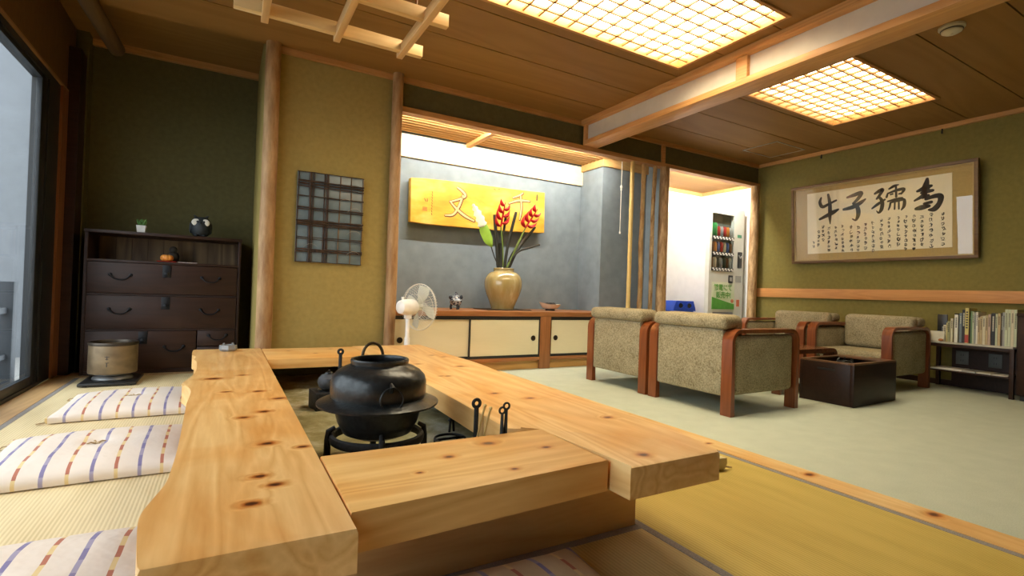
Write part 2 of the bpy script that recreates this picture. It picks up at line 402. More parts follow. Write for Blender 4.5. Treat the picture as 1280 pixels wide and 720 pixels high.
# window wall on the left
sbx('trim_valance', M['valance'], (-1.07, -1.045, -2.1, 4.98, 2.075, 2.70))
sbx('trim_valance_edge', wood('valance_edge', (.25, .13, .05), (.35, .2, .08), 'y'), (-1.075, -1.035, -2.1, 4.98, 2.062, 2.076))
sbx('trim_jamb', M['red_wood'], (-1.12, -1.035, 4.66, 4.80, 0, 2.062))
sbx('trim_jamb_dark', M['dark_wood'], (-1.12, -.975, 4.80, 4.98, 0, 2.40))
sbx('trim_window_frame', M['frame_dark'], (-1.14, -1.05, 4.42, 4.66, 0, 2.062))
sbx('trim_window_head', M['frame_dark'], (-1.14, -1.05, -.1, 4.42, 2.02, 2.062))
sbx('trim_window_track', M['frame_dark'], (-1.14, -1.05, -.1, 4.42, -.02, .02))
for i in range(5):
    y1 = 4.42-.9*i; y0 = y1-.9; xx = -1.075 if i % 2 == 0 else -1.105
    b = B()
    b.box(xx-.015, xx+.015, y1-.11, y1, .02, 2.02, .003); b.box(xx-.015, xx+.015, y0, y0+.055, .02, 2.02, .003)
    b.box(xx-.015, xx+.015, y0+.055, y1-.11, .02, .075); b.box(xx-.015, xx+.015, y0+.055, y1-.11, 1.99, 2.02)
    w = struct('window_%d' % (i+1), b, M['frame_dark'])
    g = bx('window_glass', M['glass'], (xx-.002, xx+.002, y0+.055, y1-.11, .075, 1.99), w); g['kind'] = 'structure'
# outside
sbx('wall_outside', plain('grey_render', (.20, .21, .225), .95, var=.06, scale=6, bmp=.1), (-6.0, -1.25, 8.0, 8.15, -.7, 4.2))
sbx('ground_outside', plain('paving', (.30, .29, .27), .9), (-9, -1.2, -6, 8.0, -.7, -.25))
t = thing('railing', 'dark grey railing post and rails outside the window', 'railing', (-1.62, 5.9, -.25))
bx('post', plain('grey_paint', (.035, .042, .05), .6), (-.055, .055, -.055, .055, 0, .91), t, .004)
bx('post', bpy.data.materials['grey_paint'], (-.055, .055, -1.25, -1.14, 0, .86), t, .004)
bx('rail', bpy.data.materials['grey_paint'], (-.02, .02, -1.14, -.055, .64, .69), t); bx('rail', bpy.data.materials['grey_paint'], (-.02, .02, -1.14, -.055, .25, .29), t)

# log posts
def logpost(x, y, r, z1, m, label, wob=.006, z0=0):
    b = B(); pts = []; rr = []
    for i in range(25):
        z = z0+(z1-z0)*i/24
        pts.append((wob*mnoise.noise((x*9, 3.1, z*1.3)), wob*mnoise.noise((x*9, 8.7, z*1.3)), z-z0)); rr.append(r*(1.08-.10*i/24+.06*mnoise.noise((x*5, 1, z*3))))
    b.tube(pts, rr, 18)
    return tag(obj('log_post', b, m, None, (x, y, z0), ang=60), label, 'post')
def bark(name, c1, c2, s=1):
    m, nt, bs = new_mat(name)
    n = nd(nt, 'ShaderNodeTexNoise', Scale=14.0*s, Detail=6.0, Roughness=.65); nt.links.new(coords(nt, (1, 1, .22)), n.inputs['Vector'])
    r = ramp(nt, [(.38, c1), (.66, c2)]); nt.links.new(n.outputs['Fac'], r.inputs['Fac']); nt.links.new(r.outputs['Color'], bs.inputs['Base Color'])
    bs.inputs['Roughness'].default_value = .6; bump(nt, bs, n.outputs['Fac'], .35, .01); return m
M['log'] = bark('debarked_log', (.27, .135, .045), (.50, .31, .14))
M['log_dark'] = bark('mottled_log', (.25, .135, .05), (.60, .40, .20), 1.8)
logpost(.245, 3.965, .050, 2.43, M['log'], 'pale natural log post beside the dark chest of drawers')
logpost(1.15, 3.965, .042, 2.43, M['log'], 'thin natural log post between the plaster wall and the alcove')
logpost(4.165, 4.0, .052, 2.15, M['log_dark'], 'mottled log post standing right of the bamboo poles')
logpost(5.735, 3.99, .052, 2.15, M['log_dark'], 'mottled log post beside the vending machine')
def pole(x, r, m, label, node, wob):
    b = B(); pts = []; rr = []
    for i in range(61):
        z = 1.61*i/60
        q = abs(((z+.07) % node)-node/2) if node else 1
        pts.append((wob*mnoise.noise((x*7, 1, z*2)), wob*mnoise.noise((x*7, 5, z*2)), z))
        rr.append(r*(1+(.10 if node and q < .014 else 0)+(.12*mnoise.noise((x, 2, z*5)) if wob > .004 else 0)))
    b.tube(pts, rr, 14)
    return tag(obj('bamboo_pole', b, m, None, (x, 4.035, .5405), ang=50), label, 'pole', 'poles on the alcove cabinet')
pole(3.725, .022, plain('yellow_bamboo', (.62, .45, .16), .4, var=.1), 'smooth yellow bamboo pole with ringed nodes, next to the blue alcove', .26, .002)
pole(3.885, .024, bark('brown_pole', (.34, .19, .07), (.64, .46, .22), 1.3), 'brown pole in the middle of the three alcove poles', .33, .012)
pole(4.045, .021, bark('knotty_pole', (.26, .14, .05), (.68, .49, .24), 2.2), 'mottled knotty thin pole next to the log post', .2, .012)
# ------------------------------------------------------------------ the hearth bench
HX, HY = .57, 2.35
def off(poly): return [(x-HX, y-HY) for x, y in poly]
def kn(ks): return [(x-HX, y-HY, r*.62) for x, y, r in ks]
PAL1, PAL2 = (.64, .34, .10), (.85, .56, .24)
T = .30
hearth = thing('hearth_bench', 'knotty pale timber hearth bench with live-edge boards around the ash pit', 'hearth', (HX, HY, 0))
Ledge = [(-.096, .896), (-.104, .954), (-.116, 1.062), (-.116, 1.114), (-.107, 1.169), (-.093, 1.25), (-.090, 1.324), (-.089, 1.508), (-.094, 1.755), (-.1, 2.036), (-.098, 2.174), (-.102, 2.301), (-.130, 2.42), (-.138, 2.46), (-.116, 2.607), (-.104, 2.763), (-.112, 3.05), (-.130, 3.18), (-.128, 3.3), (-.150, 3.40), (-.155, 3.64)]
edge = catmull(Ledge, 4)
poly = [(.217, 3.64), (.217, .892)]+edge
b = B(); b.prism(off(poly), T-.08, T, bev=.010)
kL = [(.065, 1.773, .016), (.125, 1.834, .016), (.11, 1.463, .017), (.079, 1.22, .013), (.106, 1.157, .014), (.058, 1.074, .014), (-.031, 2.529, .028), (.017, 2.212, .013), (.128, 2.186, .016), (.084, 2.588, .014), (.188, 2.026, .02), (.19, 1.40, .012)]
obj('bench_board', b, wood('left_bench_wood', PAL1, PAL2, 'y', .38, s=1.15, knots=kn(kL), band=6), hearth)
edgeR = catmull([(1.206, .922), (1.227, 1.015), (1.252, 1.123), (1.266, 1.301), (1.266, 1.56), (1.256, 1.763), (1.254, 2.091), (1.29, 2.615), (1.289, 2.826), (1.282, 3.065), (1.29, 3.383), (1.28, 3.64)], 4)
poly = edgeR+[(.79, 3.64), (.79, 3.085), (.79, 2.1), (.772, 1.36), (.81, 1.335), (.868, 1.312), (.878, .922)]
b = B(); b.prism(off(poly), T-.08, T, bev=.010)
kR = [(.981, .985, .016), (1.161, 1.338, .016), (1.07, 1.702, .016), (.98, 1.834, .014), (1.14, 2.55, .02), (1.205, 2.943, .014), (1.16, 3.034, .016), (.959, 2.282, .013), (.929, 2.291, .011), (.95, 2.7, .016)]
obj('bench_board', b, wood('right_bench_wood', (.62, .33, .10), (.82, .545, .235), 'y', .38, s=1.0, knots=kn(kR), band=5), hearth)
b = B(); b.prism(off([(.2185, .958), (.866, .992), (.866, 1.308), (.2185, 1.308)]), T-.08, T, bev=.005)
kF = [(.505, 1.175, .013), (.613, 1.033, .009), (.776, 1.143, .011), (.646, 1.237, .018), (.40, 1.10, .007)]
obj('bench_board', b, wood('front_bench_wood', (.63, .335, .095), (.82, .535, .21), 'x', .38, s=1.0, knots=kn(kF), band=5), hearth)
b = B(); b.prism(off([(.2185, 3.092), (.7885, 3.092), (.7885, 3.60), (.2185, 3.60)]), T-.055, T, bev=.005)
obj('bench_board', b, wood('back_bench_wood', (.62, .32, .09), (.81, .52, .20), 'x', .38, s=1.0, knots=kn([(.5, 3.3, .013), (.62, 3.5, .012), (.36, 3.45, .013)]), band=5), hearth)
kw = wood('hearth_box_wood', (.52, .27, .09), (.70, .44, .19), 'x', .5, s=1.1, band=4)
for d in ((.02, 1.149, 1.179, 1.219), (.02, 1.149, 3.49, 3.53)):
    bx('box_board', kw, (d[0]-HX, d[1]-HX, d[2]-HY, d[3]-HY, 0, T-.0802), hearth, .003)
kw2 = wood('hearth_box_side_wood', (.52, .27, .09), (.70, .44, .19), 'y', .5, s=1.1, band=4)
for d in ((.02, .06, 1.2195, 3.4895), (1.109, 1.149, 1.2195, 3.4895)):
    bx('box_board', kw2, (d[0]-HX, d[1]-HX, d[2]-HY, d[3]-HY, 0, T-.0802), hearth, .003)
lin = plain('liner_plaster', (.13, .13, .085), .9, var=.2)
for d in ((.0602, .07, 1.2305, 3.478), (1.099, 1.1088, 1.2305, 3.478), (.0602, 1.1088, 1.2197, 1.2303), (.0602, 1.1088, 3.4783, 3.4893)):
    bx('pit_liner', lin, (d[0]-HX, d[1]-HX, d[2]-HY, d[3]-HY, .01, T-.085), hearth)
# ash bed with a raked mound round the trivet
m, nt, bs = new_mat('ash')
n1 = nd(nt, 'ShaderNodeTexNoise', Scale=4.0, Detail=8.0, Roughness=.65); nt.links.new(coords(nt), n1.inputs['Vector'])
r = ramp(nt, [(.35, (.15, .125, .045)), (.5, (.27, .245, .12)), (.68, (.52, .51, .42))]); nt.links.new(n1.outputs['Fac'], r.inputs['Fac']); nt.links.new(r.outputs['Color'], bs.inputs['Base Color'])
bs.inputs['Roughness'].default_value = 1; bump(nt, bs, n1.outputs['Fac'], .6, .02)
def ashz(x, y):
    z = .105+.012*mnoise.noise((x*6, y*6, 1))+.006*mnoise.noise((x*22, y*22, 4))
    z += .045*math.exp(-((x-.80)**2/.02+(y-2.25)**2/.05))+.03*math.exp(-((x-.12)**2/.02))+.035*math.exp(-((y-3.45)**2/.04))
    return z
b = B(); nx, ny = 60, 110; g = []
for j in range(ny+1):
    row = []
    for i in range(nx+1):
        x = .0705+(1.0985-.0705)*i/nx; y = 1.231+(3.4775-1.231)*j/ny
        row.append(b.bm.verts.new((x, y, ashz(x, y))))
    g.append(row)
for j in range(ny):
    for i in range(nx): b.bm.faces.new((g[j][i], g[j][i+1], g[j+1][i+1], g[j+1][i]))
bot = [b.bm.verts.new((x, y, .02)) for x, y in ((.0705, 1.231), (1.0985, 1.231), (1.0985, 3.4775), (.0705, 3.4775))]
b.bm.faces.new(bot)
o = obj('ash', b, m); o['kind'] = 'stuff'; o['label'] = 'raked olive grey ash filling the open hearth pit'; o['category'] = 'ash'

# ---- broad-brimmed iron pot on its trivet
PX, PY = .478, 1.748
tz = ashz(PX, PY)
t = thing('trivet', 'black iron trivet ring carrying the brimmed pot in the ash', 'trivet', (PX, PY, .100))
b = B(); b.ring((0, 0, .105), .150, .011, 'z', 40, 8, flat=1.5); obj('ring', b, M['iron_rough'], t)
for k in range(4):
    a = rad(-100+k*90)
    b = B(); b.tube([(.163*cos(a), .163*sin(a), .0), (.163*cos(a), .163*sin(a), .10), (.160*cos(a), .160*sin(a), .13), (.140*cos(a), .140*sin(a), .142)], [.012, .011, .010, .007], 8)
    obj('leg', b, M['iron_rough'], t)
pot = thing('brimmed_iron_pot', 'black cast iron pot with a wide brim standing on the trivet in the hearth', 'pot', (PX, PY, .205))
prof = [(0, 0), (.08, .003), (.115, .018), (.135, .055), (.146, .095), (.151, .118), (.153, .130),
        (.157, .137), (.161, .150), (.161, .192), (.155, .212), (.139, .229), (.118, .241), (.102, .247), (.097, .252), (.099, .264), (.096, .269), (.089, .268), (.086, .258), (.09, .243), (.11, .23), (.14, .21), (.15, .16), (.13, .06), (.07, .02), (0, .015)]
b = B(); b.lathe(prof, 56); obj('body', b, M['iron'], pot)
b = B(); b.lathe([(.151, .122), (.196, .114), (.204, .116), (.205, .122), (.197, .126), (.157, .140)], 64, closed=True); obj('brim', b, M['iron'], pot)
vd = math.atan2(-PY, -PX)     # towards the front
for k, (da, up_) in enumerate(((rad(14), 0), (rad(14)+pi-.0, 1))):
    a = vd+da+(rad(-2) if up_ else 0)
    rr_ = .160
    lug = B(); lug.tube([(rr_*cos(a), rr_*sin(a), .184), ((rr_+.012)*cos(a), (rr_+.012)*sin(a), .197), ((rr_-.006)*cos(a), (rr_-.006)*sin(a), .206)], [.010, .009, .004], 8)
    lg = obj('lug', lug, M['iron'], pot)
    rg = B()
    if not up_:
        c = Vector(((rr_+.010)*cos(a), (rr_+.010)*sin(a), .158)); tx = Vector((-sin(a), cos(a), 0))
        ps = [c+tx*.037*cos(q*2*pi/28)+Vector((0, 0, 1))*.037*sin(q*2*pi/28) for q in range(28)]
        rg.tube(ps, .0030, 6, closed=True)
    else:
        c = Vector(((rr_-.03)*cos(a), (rr_-.03)*sin(a), .258)); tx = Vector((-sin(a), cos(a), 0))
        ps = [c+tx*.037*cos(q*2*pi/28)+Vector((0, 0, 1))*.05*sin(q*2*pi/28) for q in range(28)]
        rg.tube(ps, .0055, 8, closed=True)
    obj('ring_handle', rg, M['iron'] if not up_ else plain('bronze', (.09, .06, .03), .4, .8), pot)

# ---- small kettle on an iron box
BXx, BXy = .48, 2.66
t = thing('iron_box', 'dark square iron box sunk in the ash behind the brimmed pot', 'box', (BXx, BXy, .09), rad(4))
bx('body', M['iron_rough'], (-.085, .085, -.085, .085, 0, .105), t, .004)
b = B(); b.lathe([(.045, .105), (.06, .105), (.06, .112), (.045, .112)], 28, closed=True); obj('opening_rim', b, M['iron'], t)
t = thing('small_kettle', 'small round grey iron kettle on the iron box in the ash', 'kettle', (BXx-.01, BXy-.01, .203))
grey_iron = plain('grey_iron', (.10, .11, .125), .5, .4, scale=50)
b = B(); b.lathe([(0, 0), (.03, 0), (.046, .012), (.054, .032), (.05, .055), (.035, .07), (.022, .074), (0, .074)], 32); obj('body', b, grey_iron, t)
b = B(); b.lathe([(0, .074), (.022, .075), (.018, .082), (.006, .085), (.007, .093), (0, .096)], 20); obj('lid', b, M['iron'], t)
b = B(); b.tube([(.046, 0, .04), (.066, 0, .055), (.076, 0, .07)], [.010, .008, .006], 8); obj('spout', b, grey_iron, t)
t = thing('iron_poker', 'black iron poker with looped top upright behind the brimmed pot', 'poker', (.512, 2.60, .09))
b = B(); b.cyl((0, 0, 0), (0, 0, .29), .0095, .0085, 8); obj('shaft', b, M['iron_rough'], t)
b = B(); b.ring((0, 0, .303), .011, .0065, 'y', 16, 6); obj('loop', b, M['iron_rough'], t)

# ---- hearth tools by the right-hand board
def rod(b, p0, p1, r0, r1=None, n=8): b.cyl(p0, p1, r0, r1, n)
t = thing('ash_ladle', 'black iron ladle with a ring-shaped top standing by the inner edge of the bench', 'ladle', (.748, 1.525, .092))
b = B(); rod(b, (0, 0, 0), (0, 0, .238), .0075, .0085); obj('shaft', b, M['iron_rough'], t)
b = B(); b.ring((0, 0, .250), .0125, .006, 'y', 20, 8); obj('loop', b, M['iron_rough'], t)
for k, (dy, lab) in enumerate(((0, 'left'), (-.040, 'right'))):
    t = thing('fire_chopstick', 'thin brass fire chopstick stuck in the ash, %s one of the pair' % lab, 'fire chopstick', (.745, 1.566+dy, .095), 0, 'brass fire chopsticks')
    b = B(); rod(b, (0, 0, 0), (0, -.108, .252), .0028, .0036); obj('rod', b, plain('brass_rod_%d' % k, (.66, .47, .19), .35, .35), t)
    b = B(); b.ball((0, -.109, .254), .0062, n=10, m=8); obj('knob', b, bpy.data.materials['brass_rod_%d' % k], t)
t = thing('fire_tongs', 'black iron fire tongs with two ring tops at the front corner of the ash pit', 'tongs', (.735, 1.322, .095))
for k, (dx, tl) in enumerate(((0, .012), (.014, 0))):
    b = B(); b.tube([(dx*.7, 0, 0), (dx*.8, .0, .15), (dx, 0, .272-tl)], [.007, .010, .006], 8, flat=.6); obj('arm', b, M['iron_rough'], t)
    b = B(); b.ring((dx, 0, .281-tl), .0095, .0034, 'y', 16, 6); obj('ring_top', b, M['iron_rough'], t)
t = thing('grill_stand', 'low black iron ring grill lying in the ash by the front board', 'grill', (.80, 1.86, .112))
b = B(); b.ring((0, 0, .016), .060, .005, 'z', 30, 6); obj('ring', b, M['iron_rough'], t)
for k in range(3):
    a = rad(40+120*k); b = B(); rod(b, (.06*cos(a), .06*sin(a), -.012), (.06*cos(a), .06*sin(a), .018), .005); obj('leg', b, M['iron_rough'], t)
b = B(); b.box(-.058, .058, -.005, .005, .014, .020); obj('crossbar', b, M['iron_rough'], t)
t = thing('iron_hook', 'small forked black iron hook upright in the ash below the bench edge', 'hook', (.86, 1.99, .09))
for dx in (-.010, .014):
    b = B(); rod(b, (dx, 0, 0), (dx*.5, 0, .075), .0055); obj('prong', b, M['iron_rough'], t)
b = B(); b.tube([(-.012, 0, .07), (0, 0, .085), (.012, 0, .09), (.006, 0, .105), (-.004, 0, .112)], [.008, .010, .009, .006, .004], 8); obj('head', b, M['iron_rough'], t)
# ---- small grey holder on the bench
t = thing('ashtray', 'small faceted grey glass ashtray on the far left corner of the bench', 'ashtray', (.03, 3.53, T+.0005))
gg = plain('grey_glass', (.22, .23, .23), .2)
b = B(); b.lathe([(0, 0), (.042, 0), (.050, .012), (.046, .036), (.036, .038), (.030, .014), (0, .012)], 8); obj('bowl', b, gg, t, ang=20)
for k in range(4):
    a = rad(45+90*k); b = B(); b.box(.034*cos(a)-.006, .034*cos(a)+.006, .034*sin(a)-.006, .034*sin(a)+.006, .034, .046, .002); obj('notch_post', b, gg, t)

# ------------------------------------------------------------------ floor cushions
def cushion_mat(name, base, sq=1.0):
    m, nt, bs = new_mat(name); L = nt.links
    tc = nt.nodes.new('ShaderNodeTexCoord'); sp = nt.nodes.new('ShaderNodeSeparateXYZ'); L.new(tc.outputs['Object'], sp.inputs[0])
    def mth(op, a, bval=None, c=None):
        n = nd(nt, 'ShaderNodeMath', operation=op)
        for i, v in enumerate((a, bval, c)):
            if v is None: continue
            if isinstance(v, (int, float)): n.inputs[i].default_value = v
            else: L.new(v, n.inputs[i])
        return n.outputs[0]
    nz = nd(nt, 'ShaderNodeTexNoise', Scale=5.0); L.new(tc.outputs['Object'], nz.inputs['Vector'])
    x = mth('MULTIPLY_ADD', nz.outputs['Fac'], .012, sp.outputs['X'])
    fx = mth('FRACT', mth('DIVIDE', mth('ADD', x, 5.0), .135*sq)); fy = mth('FRACT', mth('DIVIDE', mth('ADD', sp.outputs['Y'], 5.0), .115))
    blue = mth('LESS_THAN', mth('ABSOLUTE', mth('SUBTRACT', fx, .30)), .043)
    dash = mth('LESS_THAN', mth('ABSOLUTE', mth('SUBTRACT', fx, .80)), .040)
    red = mth('LESS_THAN', fy, .5)
    def mix(f, a, bcol):
        n = nd(nt, 'ShaderNodeMix', data_type='RGBA')
        L.new(f, n.inputs[0])
        for k, v in ((6, a), (7, bcol)):
            if isinstance(v, tuple): n.inputs[k].default_value = c4(v)
            else: L.new(v, n.inputs[k])
        return n.outputs[2]
    dcol = mix(red, (.74, .56, .28), (.46, .17, .11))
    bcol = mix(red, (.36, .32, .44), (.23, .20, .36))
    col = mix(blue, base, bcol); col = mix(dash, col, dcol)
    L.new(col, bs.inputs['Base Color']); bs.inputs['Roughness'].default_value = .7; bs.inputs['Specular IOR Level'].default_value = .3
    wv = nd(nt, 'ShaderNodeTexNoise', Scale=11.0, Detail=3.0); L.new(tc.outputs['Object'], wv.inputs['Vector']); bump(nt, bs, wv.outputs['Fac'], .35, .02)
    return m
CM = cushion_mat('striped_cotton', (.76, .66, .57)); CM2 = cushion_mat('striped_cotton_tan', (.60, .45, .27)); CM3 = plain('beige_cotton', (.55, .46, .26), .8)
def cushion(label, x, y, w, d, h, mt, rz=0, e=.030, seed=0):
    t = thing('floor_cushion', label, 'cushion', (x, y, .0015), rz, 'floor cushions round the hearth')
    b = B(); nx, ny = 36, 32; top = []; bot = []
    for j in range(ny+1):
        rt_, rb_ = [], []
        for i in range(nx+1):
            u, v = 2*i/nx-1, 2*j/ny-1
            px = w/2*u*(1+.035*abs(v)**4*abs(u)); py = d/2*v*(1+.035*abs(u)**4*abs(v))
            prof = max(0, (1-abs(u)**3.2))**.6*max(0, (1-abs(v)**3.2))**.6
            z = e+(h-e)*prof-.020*math.exp(-((u*w)**2+(v*d)**2)/.006)+.006*mnoise.noise((px*7+seed, py*7, seed))*prof
            rt_.append(b.bm.verts.new((px, py, z)))
            q = .012*(1-prof)
            rb_.append(b.bm.verts.new((px*.985, py*.985, q*.3)))
        top.append(rt_); bot.append(rb_)
    for j in range(ny):
        for i in range(nx):
            b.bm.faces.new((top[j][i], top[j][i+1], top[j+1][i+1], top[j+1][i])); b.bm.faces.new((bot[j][i], bot[j+1][i], bot[j+1][i+1], bot[j][i+1]))
    ring = lambda g: [g[0][i] for i in range(nx+1)]+[g[j][nx] for j in range(1, ny+1)]+[g[ny][i] for i in range(nx-1, -1, -1)]+[g[j][0] for j in range(ny-1, 0, -1)]
    rt_, rb_ = ring(top), ring(bot); n = len(rt_)
    mid = []
    for a, c in zip(rt_, rb_):
        p = (a.co+c.co)/2; mid.append(b.bm.verts.new((p.x*1.012, p.y*1.012, p.z)))
    for i in range(n):
        k = (i+1) % n
        b.bm.faces.new((rb_[i], rb_[k], mid[k], mid[i])); b.bm.faces.new((mid[i], mid[k], rt_[k], rt_[i]))
    obj('cover', b, mt, t, ang=60)
    th = plain('tan_thread_%d' % seed, (.42, .30, .16), .8)
    b = B()
    for a in range(4):
        q = a*pi/2+.4; b.tube([(0, 0, h-.016), (.018*cos(q), .018*sin(q), h-.008), (.036*cos(q), .036*sin(q), h-.012)], [.004, .003, .0015], 6)
    obj('tuft', b, th, t)
    for sx, sy in ((-1, -1), (1, -1), (1, 1), (-1, 1)):
        b = B(); cx, cy = sx*w/2*1.03, sy*d/2*1.03
        b.tube([(cx-.01*sx, cy-.01*sy, .012), (cx+.03*sx, cy+.004*sy, .008), (cx+.038*sx, cy-.02*sy, .003), (cx+.01*sx, cy-.045*sy, .003)], .0025, 6)
        obj('tassel', b, th, t)
    return t
cushion('striped floor cushion farthest from the camera, in front of the brass brazier', -.42, 3.51, .60, .58, .075, CM, 0, .032, 1)
cushion('striped floor cushion in the middle of the window row, overlapped by the bench edge', -.42, 2.54, .61, .58, .078, CM, rad(1.5), .034, 2)
cushion('striped floor cushion at the lower left corner, nearest the camera on the window side', -.43, 1.42, .62, .58, .078, CM, rad(-1), .034, 3)
cushion('tan cushion with blue and red stripes below the front of the hearth box', .495, .775, .60, .60, .090, CM2, rad(-2), .050, 4)
cushion('plain beige cushion mostly hidden behind the right bench board, tassel showing', 1.575, 1.68, .56, .56, .095, CM3, 0, .050, 5)
# ------------------------------------------------------------------ brass brazier on its black board
t = thing('brazier_board', 'flat black lacquered board under the brass brazier on the tatami', 'board', (-.655, 4.40, .001))
bx('board', M['black'], (-.155, .155, -.19, .19, .006, .024), t, .003)
for sx in (-1, 1): bx('runner', M['black'], (sx*.12-.012, sx*.12+.012, -.17, .17, 0, .006), t)
t = thing('brass_brazier', 'brown brass cylindrical brazier standing on the black board by the chest', 'brazier', (-.655, 4.40, .0255))
m, nt, bs = new_mat('aged_brass')
n1 = nd(nt, 'ShaderNodeTexNoise', Scale=9.0, Detail=5.0); nt.links.new(coords(nt, (1, 1, 1.6)), n1.inputs['Vector'])
r = ramp(nt, [(.35, (.19, .135, .08)), (.7, (.30, .22, .13))]); nt.links.new(n1.outputs['Fac'], r.inputs['Fac']); nt.links.new(r.outputs['Color'], bs.inputs['Base Color'])
bs.inputs['Metallic'].default_value = .55; bs.inputs['Roughness'].default_value = .42
b = B(); b.lathe([(0, .045), (.136, .045), (.138, .05), (.138, .235), (.134, .238), (.128, .238), (.126, .07), (0, .068)], 56); obj('body', b, m, t)
b = B(); b.lathe([(.126, .236), (.1395, .236), (.1415, .246), (.1395, .256), (.129, .257), (.126, .248)], 56, closed=True); obj('rim', b, plain('dark_brass', (.07, .055, .04), .4, .6), t)
b = B(); b.lathe([(0, 0), (.112, 0), (.116, .006), (.108, .02), (.098, .03), (.104, .044), (0, .044)], 48); obj('foot', b, plain('pewter', (.22, .22, .22), .4, .6), t)
b = B(); b.lathe([(0, .1), (.125, .1), (.125, .16), (0, .165)], 32); obj('ash_fill', b, plain('grey_ash', (.3, .29, .27), 1), t)
b = B()
for k, (u, v, w, h) in enumerate(((0, .165, .018, .004), (0, .150, .012, .004), (0, .157, .004, .026), (.002, .125, .014, .004), (0, .112, .004, .03))):
    a = rad(-96)+u/.138; vs = b.box(-.0005, .0012, -w, w, v-h, v+h) if 0 else b.box(.1375, .1392, -w*.7, w*.7, v-h*.5, v+h*.5)
    b.rot(vs, (0, 0, 0), 'Z', a)
obj('engraved_mark', b, plain('engraving', (.06, .05, .04), .6), t)

# ------------------------------------------------------------------ dark chest of drawers
CX0, CX1, CY0, CY1 = -.9, .108, 4.73, 5.10
W = CX1-CX0
chest = thing('chest_of_drawers', 'dark stained old chest of drawers with open top shelf against the far left wall', 'chest', (CX0, CY0, .0015))
DW = M['dark_wood']
D = CY1-CY0
bx('side_panel', DW, (0, .022, 0, D, 0, 1.075), chest, .002); bx('side_panel', DW, (W-.022, W, 0, D, 0, 1.075), chest, .002)
bx('top_board', DW, (-.004, W+.004, -.006, D, 1.052, 1.075), chest, .002)
bx('back_panel', M['dark_inside'], (.022, W-.022, D-.02, D, .03, 1.052), chest)
bx('shelf_board', DW, (.022, W-.022, -.004, D-.02, .838, .858), chest, .002)
bx('bottom_board', DW, (.022, W-.022, 0, D-.02, 0, .03), chest)
for z in (.592, .326): bx('rail', DW, (.022, W-.022, 0, D-.02, z, z+.014), chest)
b = B()
for i in range(9):
    x = .03+i*.105; b.box(x, x+.10, D-.026, D-.0202, .86, 1.05)
obj('shelf_backing', b, wood('shelf_slats', (.06, .028, .012), (.26, .16, .07), 'z', .6, s=.35, band=9), chest)
lk = plain('lock_iron', (.012, .012, .014), .45, .5)
def drawer(x0, x1, z0, z1, handles, lockx, lock=True, size=1):
    d = bx('drawer', wood('drawer_front_%d' % len(bpy.data.materials), (.026, .011, .006), (.050, .021, .012), 'x', .45, fine=.5, spec=.3), (x0, x1, -.012, .30, z0, z1), chest, .003)
    zc = (z0+z1)/2+.01
    for hx in handles:
        b = B(); b.tube(catmull([(hx-.062, -.016, zc+.012), (hx-.055, -.026, zc+.004), (hx-.03, -.032, zc-.018), (hx, -.034, zc-.022), (hx+.03, -.032, zc-.018), (hx+.055, -.026, zc+.004), (hx+.062, -.016, zc+.012)], 4), .0052, 8)
        for s in (-1, 1): b.lathe([(0, 0), (.013, 0), (.010, .004), (0, .006)], 12, (hx+s*.062, 0, 0))
        # pins are turned to face the room
        vs = [v for v in b.bm.verts if abs(v.co.y) <= .0131 and v.co.z < .01]
        for v in vs: y, z = v.co.y, v.co.z; v.co.y = -.012-z*2; v.co.z = zc+.014+y
        obj('handle', b, lk, d)
    if lock:
        b = B(); b.box(lockx-.028, lockx+.028, -.017, -.012, z1-.10, z1-.004, .001)
        vs = b.lathe([(0, 0), (.016, 0), (.016, .008), (.008, .012), (0, .012)], 16)
        for v in vs: x, y, z = v.co; v.co = Vector((lockx+x, -.017-z, z1-.072+y))
        obj('lock_plate', b, lk, d)
drawer(.024, W-.024, .608, .836, (.22, .80), .505)
drawer(.024, W-.024, .342, .590, (.22, .80), .505)
drawer(.024, .715, .032, .324, (.57, .15), .37)
drawer(.722, W-.024, .200, .324, (.86,), .86, False)
drawer(.722, W-.024, .032, .194, (.86,), .86, False)
# things on the chest
t = thing('owl_figurine', 'round black owl figurine with white eye patches on top of the chest', 'figurine', (-.185, 4.80, 1.0770))
ob = plain('owl_black', (.02, .024, .026), .6, bmp=.2)
b = B(); b.lathe([(0, .004), (.05, .004), (.078, .03), (.088, .07), (.084, .11), (.07, .14), (.05, .158), (0, .162)], 28); obj('body', b, ob, t)
for s in (-1, 1):
    b = B(); b.tube([(s*.035, -.01, .148), (s*.05, -.015, .164), (s*.062, -.02, .172)], [.016, .010, .002], 8); obj('ear_tuft', b, ob, t)
    b = B(); b.ball((s*.038, -.064, .112), .036, (1.05, .40, .80)); e = obj('eye_patch', b, plain('owl_white_%d' % s, (.72, .68, .58), .7), t)
    b = B(); b.ball((s*.026, -.078, .116), .010, (1, .5, 1), 12, 8); obj('pupil', b, M['black'], e)
    b = B(); b.ball((s*.082, -.005, .07), .04, (.35, .8, 1.1)); obj('wing', b, ob, t)
    b = B(); b.ball((s*.03, -.05, .010), .018, (1, 1.3, .55)); obj('foot', b, ob, t)
b = B(); b.tube([(0, -.078, .108), (0, -.094, .098), (0, -.092, .088)], [.009, .006, .002], 8); obj('beak', b, ob, t)
t2 = bpy.data.objects['owl_figurine']; t2.scale = (.84, .84, 1.0)
t = thing('potted_succulent', 'tiny green succulent in a white square pot on top of the chest', 'potted plant', (-.575, 4.80, 1.0770))
b = B(); b.lathe([(0, 0), (.034, 0), (.043, .056), (.038, .056), (.034, .045), (0, .045)], 4); obj('pot', b, plain('white_ceramic', (.75, .75, .72), .3), t, rotz=pi/4, ang=20)
b = B(); rr = random.Random(3)
